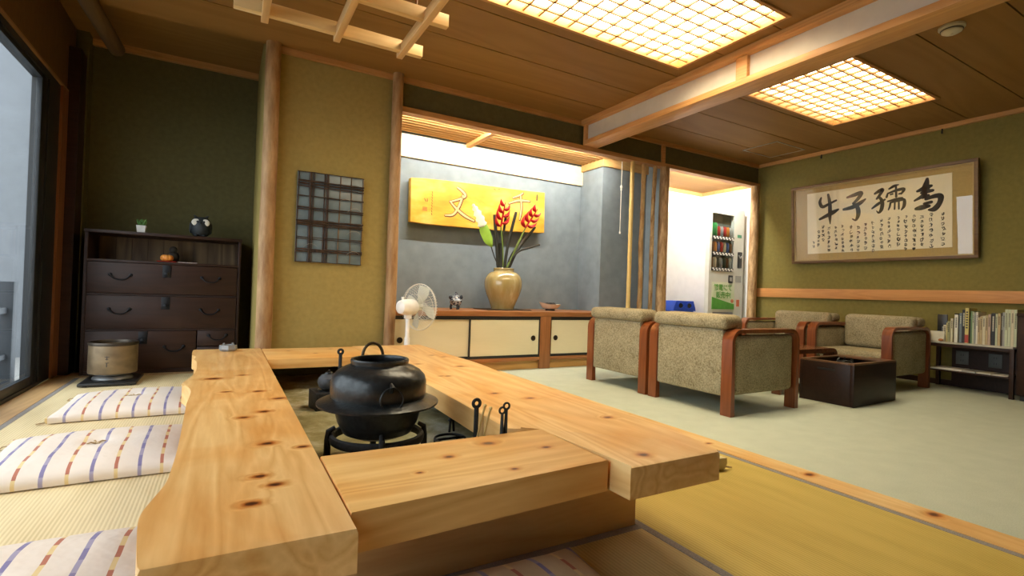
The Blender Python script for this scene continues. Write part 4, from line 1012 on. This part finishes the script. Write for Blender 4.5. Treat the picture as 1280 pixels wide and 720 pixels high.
def pl2(u, v, h): return (-.006-h, u, v)
BIG = [[(0.513, 0.728, 0.0042), (0.527, 0.676, 0.0078), (0.499, 0.625, 0.0078), (0.431, 0.648, 0.006), (0.355, 0.677, 0.0048)], [(0.529, 0.491, 0.006), (0.45, 0.524, 0.009), (0.389, 0.551, 0.0102), (0.334, 0.576, 0.0048)], [(0.438, 0.753, 0.0054), (0.421, 0.647, 0.0084), (0.422, 0.522, 0.0084), (0.419, 0.429, 0.0024)], [(0.243, 0.692, 0.0048), (0.175, 0.708, 0.0084), (0.106, 0.72, 0.009), (0.136, 0.665, 0.0078), (0.184, 0.619, 0.0054)], [(0.184, 0.622, 0.0054), (0.144, 0.576, 0.009), (0.135, 0.506, 0.0096), (0.158, 0.444, 0.0054), (0.193, 0.458, 0.0024)], [(0.279, 0.569, 0.006), (0.192, 0.582, 0.0096), (0.113, 0.619, 0.009), (0.067, 0.65, 0.0036)], [(-0.021, 0.692, 0.0048), (-0.061, 0.714, 0.0078), (-0.09, 0.721, 0.0078), (-0.065, 0.672, 0.006), (-0.039, 0.638, 0.0048)], [(-0.058, 0.657, 0.0048), (-0.087, 0.603, 0.0078), (-0.081, 0.53, 0.0078), (-0.056, 0.494, 0.0048), (-0.035, 0.516, 0.0018)], [(0.005, 0.544, 0.0036), (-0.046, 0.581, 0.0066), (-0.111, 0.621, 0.0042)], [(-0.148, 0.72, 0.0036), (-0.19, 0.742, 0.006), (-0.228, 0.749, 0.003)], [(-0.137, 0.678, 0.0036), (-0.126, 0.642, 0.0048)], [(-0.137, 0.676, 0.0036), (-0.211, 0.697, 0.006), (-0.275, 0.699, 0.0066), (-0.252, 0.655, 0.0036)], [(-0.208, 0.734, 0.0042), (-0.21, 0.634, 0.0048)], [(-0.161, 0.663, 0.0036), (-0.18, 0.666, 0.0036)], [(-0.233, 0.658, 0.0036), (-0.252, 0.662, 0.0036)], [(-0.137, 0.598, 0.0036), (-0.21, 0.61, 0.0054), (-0.261, 0.616, 0.0036)], [(-0.16, 0.582, 0.0042), (-0.154, 0.545, 0.0042), (-0.142, 0.513, 0.003)], [(-0.16, 0.582, 0.0036), (-0.224, 0.592, 0.0054), (-0.275, 0.596, 0.006), (-0.276, 0.537, 0.0066), (-0.254, 0.499, 0.003)], [(-0.198, 0.583, 0.0036), (-0.195, 0.513, 0.0036)], [(-0.232, 0.583, 0.0036), (-0.232, 0.511, 0.0036)], [(-0.464, 0.764, 0.006), (-0.455, 0.714, 0.0107), (-0.427, 0.664, 0.0078)], [(-0.386, 0.66, 0.0054), (-0.451, 0.684, 0.0102), (-0.495, 0.695, 0.006)], [(-0.476, 0.695, 0.0078), (-0.435, 0.617, 0.0084), (-0.363, 0.573, 0.0042)], [(-0.418, 0.639, 0.0054), (-0.47, 0.647, 0.0078), (-0.507, 0.65, 0.006)], [(-0.425, 0.592, 0.0054), (-0.47, 0.607, 0.0072)], [(-0.453, 0.576, 0.006), (-0.52, 0.594, 0.009), (-0.566, 0.587, 0.0107), (-0.559, 0.527, 0.0096), (-0.52, 0.475, 0.0107), (-0.478, 0.471, 0.0048)], [(-0.375, 0.493, 0.0066), (-0.418, 0.5, 0.0107), (-0.476, 0.508, 0.0072)], [(-0.44, 0.534, 0.0054), (-0.495, 0.542, 0.0066)]]
for a, c in ((0, 3), (3, 6), (6, 20), (20, 28)):
    b = B()
    for s in BIG[a:c]: stroke(b, [(u, v, w*2.25) for u, v, w in s], pl2, .0006)
    obj('brush_character', b, sumi, fr)
COLS = [(0.597, 0.252, 0.161), (0.547, 0.373, 0.163), (0.499, 0.423, 0.246), (0.435, 0.402, 0.116), (0.36, 0.4, 0.115), (0.29, 0.409, 0.112), (0.206, 0.394, 0.114), (0.138, 0.384, 0.114), (0.068, 0.404, 0.11), (-0.003, 0.417, 0.106), (-0.077, 0.429, 0.122), (-0.146, 0.441, 0.115), (-0.224, 0.44, 0.111), (-0.289, 0.444, 0.11), (-0.359, 0.442, 0.109), (-0.422, 0.435, 0.112), (-0.494, 0.445, 0.114), (-0.585, 0.437, 0.112)]
rr = random.Random(21)
for (u, v1, v0) in COLS:
    b = B(); v = v1
    while v > v0+.012:
        h = rr.uniform(.034, .050); w = h*.62
        if v-h < v0-.02: break
        cx_, cy_ = u+rr.uniform(-.005, .005), v-h/2
        k = 2.0 if rr.random() < .15 else 1.3
        for _ in range(rr.choice((3, 4, 4, 5))):
            ty = rr.random()
            if ty < .4: pts = [(cx_+w*.5, cy_+rr.uniform(-.4, .4)*h, .0011*k), (cx_, cy_+rr.uniform(-.4, .4)*h, .0020*k), (cx_-w*.5, cy_+rr.uniform(-.3, .4)*h, .0013*k)]
            elif ty < .7: pts = [(cx_+rr.uniform(-.3, .3)*w, cy_+h*.42, .0017*k), (cx_+rr.uniform(-.4, .4)*w, cy_, .0019*k), (cx_+rr.uniform(-.5, .5)*w, cy_-h*.4, .0008*k)]
            else: pts = [(cx_+w*.4, cy_+h*.25, .0013*k), (cx_-w*.35, cy_+h*.22, .0019*k), (cx_-w*.2, cy_-h*.15, .0017*k), (cx_+w*.3, cy_-h*.3, .0010*k)]
            stroke(b, pts, pl2, .0005, 3)
        v -= h*1.08
    obj('text_column', b, sumi, fr)
bx('glazing', glass('frame_glass', (1, 1, 1)), (-.0165, -.0150, -Wf+.0301, Wf-.0301, .0301, Hf-.0301), fr)
for u in (-.55, .55):
    t = thing('picture_hook', 'small dark picture hook on the wall under the ceiling, %s end of the calligraphy frame' % ('near' if u < 0 else 'far'), 'hook', (5.795, 2.671+u, 2.375))
    bx('plate', M['iron_rough'], (-.004, .0, -.006, .006, -.03, .015), t); b = B(); b.tube([(-.004, 0, 0), (-.018, 0, -.012), (-.018, 0, -.03)], .003, 6); obj('hook_bend', b, M['iron_rough'], t)

# ------------------------------------------------------------------ armchairs
tw = fabric('oatmeal_tweed', (.17, .14, .075), (.46, .40, .26), 110, bmp=.35)
bent = wood('bentwood', (.15, .036, .009), (.26, .072, .020), 'z', .28, fine=.4, spec=.6); 
def arc(cx, cz, r, a0, a1, n=8): return [(cx+r*cos(rad(a0+(a1-a0)*i/n)), cz+r*sin(rad(a0+(a1-a0)*i/n))) for i in range(n+1)]
def armchair(label, loc, rz, group):
    """local +x is the way the chair faces; back at x=0, width along y"""
    t = thing('armchair', label, 'armchair', loc, rz, group)
    Dp, H, r, th = .70, .535, .085, .024
    outer = [(0, 0)]+arc(r, H-r, r, 180, 90)+arc(Dp-r, H-r, r, 90, 0)+[(Dp, 0)]
    ri = r-th
    inner = [(Dp-th*1.6, 0)]+arc(Dp-th-ri, H-th-ri, ri, 0, 90)+arc(th+ri, H-th-ri, ri, 90, 180)+[(th*1.6, 0)]
    for s in (-1, 1):
        y0, y1 = (s*.345, s*.270) if s < 0 else (.270, .345)
        b = B(); n = len(outer); inn = list(reversed(inner))
        rows = []
        for p, q in zip(outer, inn): rows.append([b.bm.verts.new((p[0], y0, p[1])), b.bm.verts.new((p[0], y1, p[1])), b.bm.verts.new((q[0], y1, q[1])), b.bm.verts.new((q[0], y0, q[1]))])
        for a, c in zip(rows, rows[1:]):
            for k in range(4): b.bm.faces.new((a[k], a[(k+1) % 4], c[(k+1) % 4], c[k]))
        b.bm.faces.new(rows[0]); b.bm.faces.new(list(reversed(rows[-1])))
        obj('bentwood_arm', b, bent, t)
        ya, yb = (y0+.010, y1-.010)
        b = B(); b.box(.045, Dp-.05, min(ya, yb), max(ya, yb), .125, H-th-.012, .03, 3); obj('side_panel', b, tw, t)
    bx('back_panel', tw, (.004, .07, -.2695, .2695, .115, .53), t, .012, 3)
    bx('seat_base', tw, (.0702, .62, -.2695, .2695, .13, .215), t, .012, 3)
    b = B(); b.box(.19, .665, -.262, .262, .2152, .315, .035, 4); obj('seat_cushion', b, tw, t)
    b = B(); vs = b.box(.0, .135, -.275, .275, .315, .622, .045, 4)
    for v in vs: v.co.x += .075-.22*(v.co.z-.46)*.6; v.co.y *= 1.0+.06*max(0, (v.co.z-.45)/.17)
    obj('back_cushion', b, tw, t)
    b = B(); vs = b.box(-.022, .12, -.300, .300, .531, .617, .032, 4)
    for v in vs: v.co.z += .006*mnoise.noise((v.co.y*8, v.co.x*5, 2))
    obj('head_roll', b, tw, t)
    return t
A1 = armchair('tweed armchair seen from behind, nearest the camera', (2.70, 2.343, .0015), 0, 'armchairs round the low table')
A2 = dup(A1, (2.70, 3.062, .0015), 0, 'tweed armchair seen from behind, next to the alcove cabinet')
A3 = dup(A1, (5.44, 2.375, .0015), pi, 'tweed armchair facing the camera side, next to the magazine table')
A4 = dup(A1, (5.44, 3.095, .0015), pi, 'tweed armchair facing the camera side, in front of the vending nook post')

# low coffee table with bent legs
t = thing('coffee_table', 'low brown bentwood coffee table between the facing armchairs', 'table', (4.09, 2.80, .0015))
cw = wood('coffee_wood', (.11, .035, .013), (.19, .065, .022), 'y', .25, spec=.6)
w2, r, H, th = .37, .06, .345, .034
outer = [(-w2, 0)]+arc(-w2+r, H-r, r, 180, 90)+arc(w2-r, H-r, r, 90, 0)+[(w2, 0)]
ri = r-th
inn = [(-w2+th, 0)]+arc(-w2+r, H-r, ri, 180, 90)+arc(w2-r, H-r, ri, 90, 0)+[(w2-th, 0)]
for nm, y0, y1, full in (('top', -.50, .50, False), ('leg_frame', -.47, -.40, True), ('leg_frame', .40, .47, True)):
    if full:
        for sx in (-1, 1): bx('leg', cw, (min(sx*w2*.99, sx*(w2-th)), max(sx*w2*.99, sx*(w2-th)), y0, y1, 0, H-r-.0005), t, .002)
    else:
        b = B(); o_, i_ = outer[1:-1], inn[1:-1]; rows = []
        for p, q in zip(o_, i_): rows.append([b.bm.verts.new((p[0], y0, p[1])), b.bm.verts.new((p[0], y1, p[1])), b.bm.verts.new((q[0], y1, q[1])), b.bm.verts.new((q[0], y0, q[1]))])
        for a, c in zip(rows, rows[1:]):
            for k in range(4): b.bm.faces.new((a[k], a[(k+1) % 4], c[(k+1) % 4], c[k]))
        b.bm.faces.new(rows[0]); b.bm.faces.new(list(reversed(rows[-1]))); obj('top', b, cw, t)

# long box brazier
hb = thing('box_brazier', 'dark timber box brazier on the carpet in front of the armchairs', 'brazier', (4.11, 2.04, .0015), rad(2))
hx, hy, hh = .325, .185, .302
hw = wood('brazier_wood', (.014, .006, .004), (.026, .011, .007), 'x', .42, spec=.3)
bx('front_panel', hw, (-hx, hx, -hy, -hy+.025, 0, hh-.012), hb, .002); bx('rear_panel', hw, (-hx, hx, hy-.025, hy, 0, hh-.012), hb, .002)
lft = bx('end_panel', hw, (-hx, -hx+.025, -hy+.0251, hy-.0251, 0, hh-.012), hb, .002); bx('end_panel', hw, (hx-.025, hx, -hy+.0251, hy-.0251, 0, hh-.012), hb, .002)
b = B(); b.box(-hx-.001, -hx+.004, -.06, .06, .235, .250); obj('hand_slot', b, M['black'], lft)
rm = wood('brazier_rim', (.10, .05, .025), (.16, .08, .04), 'x', .3)
for q in ((-hx, hx, -hy, -hy+.035), (-hx, hx, hy-.035, hy), (-hx, -hx+.035, -hy+.0351, hy-.0351), (.17, hx, -hy+.0351, hy-.0351)): bx('rim', rm, (q[0], q[1], q[2], q[3], hh-.0119, hh), hb, .001)
bx('ash_fill', plain('dark_ash', (.05, .05, .045), 1, bmp=.4), (-hx+.0251, hx-.0251, -hy+.0251, hy-.0251, .03, .235), hb)
t = thing('small_trivet', 'small black iron trivet standing inside the box brazier', 'trivet', (4.06, 2.04, .2370))
b = B(); b.ring((0, 0, .040), .055, .006, 'z', 28, 6); b.ring((0, 0, .052), .04, .004, 'z', 24, 6); obj('ring', b, M['iron'], t)
for k in range(3):
    a = rad(30+120*k); b = B(); b.tube([(.058*cos(a), .058*sin(a), 0), (.058*cos(a), .058*sin(a), .045), (.052*cos(a), .052*sin(a), .066), (.040*cos(a), .040*sin(a), .075)], .006, 6); obj('leg', b, M['iron'], t)

# ------------------------------------------------------------------ magazine table with books
mt = thing('magazine_table', 'dark two-shelf table with pale top holding books against the right wall', 'table', (5.64, 1.80, .0015))
MX, MY = 5.64, 1.80
bx('top', plain('pale_laminate', (.52, .49, .40), .4), (5.475-MX, 5.795-MX, 1.505-MY, 2.10-MY, .400, .416), mt, .001)
bx('top_apron', M['dark_wood'], (5.48-MX, 5.795-MX, 1.525-MY, 2.08-MY, .372, .3998), mt, .002)
bx('lower_shelf', M['dark_wood'], (5.475-MX, 5.795-MX, 1.525-MY, 2.08-MY, .158, .172), mt, .002)
for xx in (5.465, 5.765):
    for yy in (1.495, 2.082): bx('leg', M['dark_wood'], (xx-MX, xx+.03-MX, yy-MY, yy+.028-MY, 0, .3985), mt, .002)
bx('rear_panel', M['dark_wood'], (5.79-MX, 5.797-MX, 1.53-MY, 2.0-MY, .02, .38), mt)
cols = dict(cream=(.62, .56, .38), olive=(.33, .33, .17), white=(.72, .70, .60), steel=(.16, .20, .23), black=(.018, .018, .02), yellow=(.62, .52, .18), green=(.12, .22, .10), tan=(.50, .38, .20), pale_green=(.52, .56, .38), dark_brown=(.06, .035, .02), grey=(.30, .31, .29), pink=(.52, .36, .26))
bmats = {k: plain('spine_'+k, c, .5, var=.06, scale=40) for k, c in cols.items()}
pgm = plain('page_block', (.68, .62, .48), .9)
bandm = {'red': plain('spine_band_red', (.42, .05, .03), .5), 'dark': plain('spine_title_dark', (.06, .05, .04), .6), 'pale': plain('spine_title_pale', (.6, .58, .45), .6)}
# pixel-measured run of spines: (start, end, height, colour, depth set-back, title)
BK = [(1176, 1178.5, .13, 'grey', .03, 'dark'), (1178.5, 1182.5, .145, 'cream', .02, 'dark'), (1182.5, 1184.5, .165, 'yellow', .02, 'dark'), (1184.5, 1188.2, .18, 'olive', .01, 'dark'), (1188.8, 1192, .205, 'cream', .01, 'dark'), (1192.6, 1193.6, .25, 'black', .03, 'pale'), (1193.8, 1198.5, .24, 'white', .01, 'dark'), (1199.6, 1203, .255, 'steel', .02, 'pale'), (1203.2, 1207.4, .285, 'black', .02, 'pale'), (1207.6, 1212.4, .30, 'yellow', .01, 'dark'), (1212.6, 1214, .21, 'dark_brown', .02, 'pale'), (1214.2, 1216, .275, 'green', .02, 'pale'), (1216.2, 1218.4, .27, 'pale_green', .02, 'dark'), (1218.6, 1220.6, .265, 'grey', .02, 'dark'), (1220.8, 1223.4, .27, 'white', .02, 'dark'),
      (1224.2, 1227, .225, 'tan', 0, 'dark'), (1227.2, 1230, .235, 'tan', 0, 'dark'), (1230.2, 1233.6, .24, 'cream', 0, 'dark'), (1233.8, 1236.6, .245, 'tan', 0, 'dark'), (1236.8, 1240, .255, 'pink', 0, 'dark'), (1240.2, 1245, .265, 'black', .01, 'pale'), (1245.2, 1247.6, .26, 'pale_green', .01, 'dark'), (1247.8, 1251.2, .265, 'tan', .01, 'dark'), (1251.4, 1253.4, .27, 'dark_brown', .02, 'pale'), (1253.6, 1256.6, .275, 'grey', .01, 'dark'), (1256.8, 1260, .30, 'pale_green', 0, 'dark'), (1260.2, 1263.6, .30, 'pale_green', 0, 'dark'), (1263.8, 1267.2, .30, 'cream', 0, 'dark'), (1267.4, 1270.6, .30, 'pale_green', 0, 'dark')]
ORD = 'first second third fourth fifth sixth seventh eighth ninth tenth eleventh twelfth thirteenth fourteenth fifteenth'.split()
n = len(BK)
def book(i):
    a, c, h, col, sb, ti = BK[i]
    y1 = 2.022-(a-1169)*.00521; y0 = 2.022-(c-1169)*.00521; w = y1-y0-.0006
    cn = col.replace('_', ' ')
    if i <= 14: lab = '%s book, %s from the corner end of the row on the magazine table' % (cn, ORD[i])
    else: lab = '%s book, %s from the dark cabinet end of the row on the magazine table' % (cn, ORD[n-1-i])
    t = thing('book', lab, 'book', (5.50+sb, (y0+y1)/2, .4180), 0, 'books standing on the magazine table')
    dp = .17; tk = min(.002, w*.2)
    b = B(); b.box(0, tk, -w/2, w/2, 0, h); b.box(tk, dp, -w/2, -w/2+tk, 0, h); b.box(tk, dp, w/2-tk, w/2, 0, h); obj('cover', b, bmats[col], t)
    bx('page_block', pgm, (tk+.0002, dp-.004, -w/2+tk+.0001, w/2-tk-.0001, .002, h-.003), t)
    if w > .009:
        b = B()
        if col == 'yellow' and h > .25:
            for k in range(7): b.box(-.0006, 0, -w*.28, w*.28, h*.42+k*.022, h*.42+k*.022+.013)
            obj('spine_title', b, bandm['dark'], t)
            b = B(); b.box(-.0006, 0, -w/2, w/2, .004, h*.24); obj('spine_band', b, bandm['red'], t)
        else:
            z = h*.9
            while z > h*(.45+.25*((i*7) % 5)/5): b.box(-.0006, 0, -w*.2, w*.2, z-.008, z); z -= .0115
            obj('spine_title', b, bandm[ti], t)
    return t
for i in range(n): book(i)
t = thing('photo_stand', 'small black framed stand behind the white card at the corner end of the books', 'stand', (5.60, 2.01, .4180))
bx('frame', M['black'], (0, .012, -.036, .036, 0, .235), t, .002); bx('strut', M['black'], (.012, .06, -.006, .006, 0, .12), t)
t = thing('white_card', 'white folded card leaning at the corner end of the row of books', 'card', (5.49, 2.005, .4180))
bx('front_leaf', plain('card_white', (.80, .77, .62), .8), (0, .002, -.05, .05, .004, .088), t); bx('rear_leaf', plain('card_white_2', (.7, .68, .55), .8), (.012, .014, -.05, .05, .004, .088), t); bx('base_leaf', bpy.data.materials['card_white_2'], (0, .014, -.05, .05, 0, .0035), t)
b = B(); b.ball((0, 0, .012), .018, (1, 1, .65), 14, 10)
tag(obj('orange_trinket', b, plain('trinket_orange', (.55, .22, .08), .6), None, (5.480, 1.975, .4180)), 'tiny orange trinket in front of the white card on the magazine table', 'trinket')
for k, (y0, y1, x0, h, z, lab) in enumerate(((1.83, 2.06, 5.48, .006, 0, 'thin white magazine lying at the corner end of the lower shelf'), (1.84, 2.05, 5.50, .005, .0065, 'topmost white leaflet on the magazine at the corner end of the lower shelf'), (1.735, 1.825, 5.48, .012, 0, 'small grey booklet in the middle of the lower shelf'), (1.64, 1.73, 5.485, .010, 0, 'pale booklet right of the grey booklet on the lower shelf'), (1.54, 1.635, 5.485, .005, 0, 'thin white leaflet at the dark cabinet end of the lower shelf'))):
    o = tag(bx('magazine', plain('magazine_paper_%d' % k, ((.75, .74, .66), (.8, .78, .7), (.4, .4, .36), (.62, .58, .44), (.7, .68, .6))[k], .5), (0, .2, 0, y1-y0, 0, h)), lab, 'magazine', 'papers on the lower shelf'); o.location = (x0, y0, .1740+z)
for k, (y, lab) in enumerate(((1.925, 'grey wall socket plate behind the magazine table, corner side'), (1.70, 'grey wall socket plate behind the magazine table, dark cabinet side'))):
    t = thing('wall_socket', lab, 'socket', (5.789, y-.0, .27), 0, 'socket plates behind the magazine table')
    bx('plate', plain('socket_grey_%d' % k, (.12, .125, .11), .5), (-.006, 0, -.045, .045, -.06, .06), t, .002)
    b = B()
    for zz in (-.025, .025):
        for yy in (-.008, .008): b.box(-.0068, -.0061, yy-.002, yy+.002, zz-.009, zz+.009)
    obj('slots', b, M['black'], t)
t = thing('dark_cabinet', 'dark wooden cabinet at the right edge, beside the row of books', 'cabinet', (5.46, 1.0, .0015))
bx('body', hw, (0, .33, 0, .480, .04, .665), t, .003); bx('top', hw, (-.008, .332, -.008, .484, .6652, .69), t, .003); bx('plinth', M['black'], (.02, .32, .02, .46, 0, .0398), t)
for k in range(2):
    d = bx('door', M['dark_wood'], (-.012, -.0002, .006+.236*k, .236+.236*k, .05, .655), t, .002); b = B(); b.ball((-.02, .20 if k == 0 else .29, .36), .011, n=12, m=8); obj('knob', b, M['iron'], d)

# ------------------------------------------------------------------ ceiling fixtures
LW = wood('lattice_wood', (.40, .19, .055), (.54, .29, .10), 'x', .5)
def light_panel(x0, x1, y0, y1, label, nx, ny, strength):
    cx_, cy_ = (x0+x1)/2, (y0+y1)/2
    t = thing('ceiling_light', label, 'ceiling light', (cx_, cy_, 2.43))
    w, d = (x1-x0)/2, (y1-y0)/2
    for q in ((-w, w, -d, -d+.022), (-w, w, d-.022, d), (-w, -w+.022, -d+.022, d-.022), (w-.022, w, -d+.022, d-.022)):
        bx('frame', LW, (q[0], q[1], q[2], q[3], -.012, .11), t, .001)
    bx('diffuser', emit('panel_light_%d' % nx, (1.0, .84, .57), strength), (-w+.022, w-.022, -d+.022, d-.022, .055, .06), t)
    b = B()
    for i in range(1, nx): x = -w+2*w*i/nx; b.box(x-.006, x+.006, -d+.022, d-.022, .004, .018)
    for j in range(1, ny): y = -d+2*d*j/ny; b.box(-w+.022, w-.022, y-.006, y+.006, .004, .020)
    obj('lattice', b, LW, t)
    bx('housing', M['white_wall'], (-w+.022, w-.022, -d+.022, d-.022, .065, .10), t)
light_panel(*PAN[0], 'large glowing lattice ceiling light over the hearth side, left of the crossing beam', 17, 9, LIGHT1)
light_panel(*PAN[1], 'glowing lattice ceiling light over the armchairs, right of the crossing beam', 12, 9, LIGHT2)
t = thing('ceiling_hatch', 'square ceiling access hatch with thin metal edges near the back wall', 'hatch', (5.33, 3.495, 2.4298))
al = plain('aluminium', (.6, .6, .58), .35, .8)
bx('panel', M['ceiling'], (-.245, .245, -.195, .195, -.003, -.0003), t)
for q in ((-.257, -.245, -.207, .207), (.245, .257, -.207, .207), (-.245, .245, -.207, -.195), (-.245, .245, .195, .207)): bx('metal_edge', al, (q[0], q[1], q[2], q[3], -.006, -.0003), t)
t = thing('smoke_detector', 'round white smoke detector on the dark ceiling right of the beam', 'smoke detector', (3.79, 1.354, 2.4298))
b = B(); b.lathe([(0, -.0005), (.065, -.0005), (.065, -.014), (.055, -.018), (.05, -.035), (.035, -.044), (0, -.046)], 36); obj('body', b, plain('detector_white', (.62, .60, .48), .5), t)
b = B(); b.ring((0, 0, -.026), .054, .003, 'z', 36, 6); obj('vent_ring', b, M['black'], t)
b = B(); b.lathe([(0, -.045), (.008, -.045), (.007, -.050), (0, -.051)], 12); obj('indicator', b, M['panel_white'], t)
# hanging lattice over the hearth
t = thing('hanging_rack', 'pale timber grid rack hanging from the ceiling over the hearth', 'rack', (.44, 2.2, 1.972))
hp = wood('rack_timber_x', (.62, .40, .16), (.78, .56, .27), 'x', .45); hpy = wood('rack_timber_y', (.58, .34, .13), (.72, .48, .22), 'y', .45)
for y in (2.655, 2.287, 1.92): bx('cross_bar', hp, (-.45, .453, y-2.2-.017, y-2.2+.017, .012, .072), t, .002)
for x in (.122, .455, .785): bx('long_bar', hpy, (x-.44-.016, x-.44+.016, 1.65-2.2, 2.71-2.2, 0, .055), t, .002)
rdm = plain('rod_brown', (.20, .09, .03), .5)
for x, y in ((.735, 2.287), (.10, 2.287), (.735, 1.92), (.10, 1.92)):
    b = B(); b.cyl((x-.44, y-2.2, .072), (x-.44, y-2.2, .4575), .006, .006, 8); obj('hanger_rod', b, rdm, t)

# fluorescent tubes: one hidden behind the alcove lintel, two under the nook ceiling
def tube_lamp(label, loc, ln, strength, c):
    t = thing('fluorescent_lamp', label, 'lamp', loc)
    bx('batten', M['white_wall'], (-ln/2, ln/2, -.012, .012, .016, .04), t)
    b = B(); b.cyl((-ln/2+.03, 0, 0), (ln/2-.03, 0, 0), .0125, .0125, 14); obj('tube', b, emit('tube_'+label[:14], c, strength), t)
    for s in (-1, 1): bx('end_cap', M['white_wall'], (min(s*ln/2, s*(ln/2-.03)), max(s*ln/2, s*(ln/2-.03)), -.014, .014, -.014, .0159), t)
tube_lamp('fluorescent tube lamp tucked behind the alcove lintel', (2.36, 4.0885, 2.192), 2.30, LIGHT3, (1, .93, .80))
tube_lamp('nook fluorescent tube lamp behind the lintel in front of the vending machine', (5.0, 4.0885, 2.195), 1.3, LIGHT4, (1, .95, .86))

# ------------------------------------------------------------------ daylight
w = bpy.data.worlds.new('World'); SC.world = w; w.use_nodes = True
bg = w.node_tree.nodes['Background']; bg.inputs['Color'].default_value = (.90, .95, 1.0, 1); bg.inputs['Strength'].default_value = SKY
SC.view_settings.view_transform = 'Standard'; SC.view_settings.look = 'None'; SC.view_settings.gamma = 1; SC.view_settings.use_curve_mapping = False
SC.view_settings.exposure = EXPO
SC.cycles.max_bounces = 8; SC.cycles.diffuse_bounces = 5; SC.cycles.use_denoising = True; SC.cycles.sample_clamp_indirect = 6; SC.cycles.caustics_reflective = False; SC.cycles.caustics_refractive = False
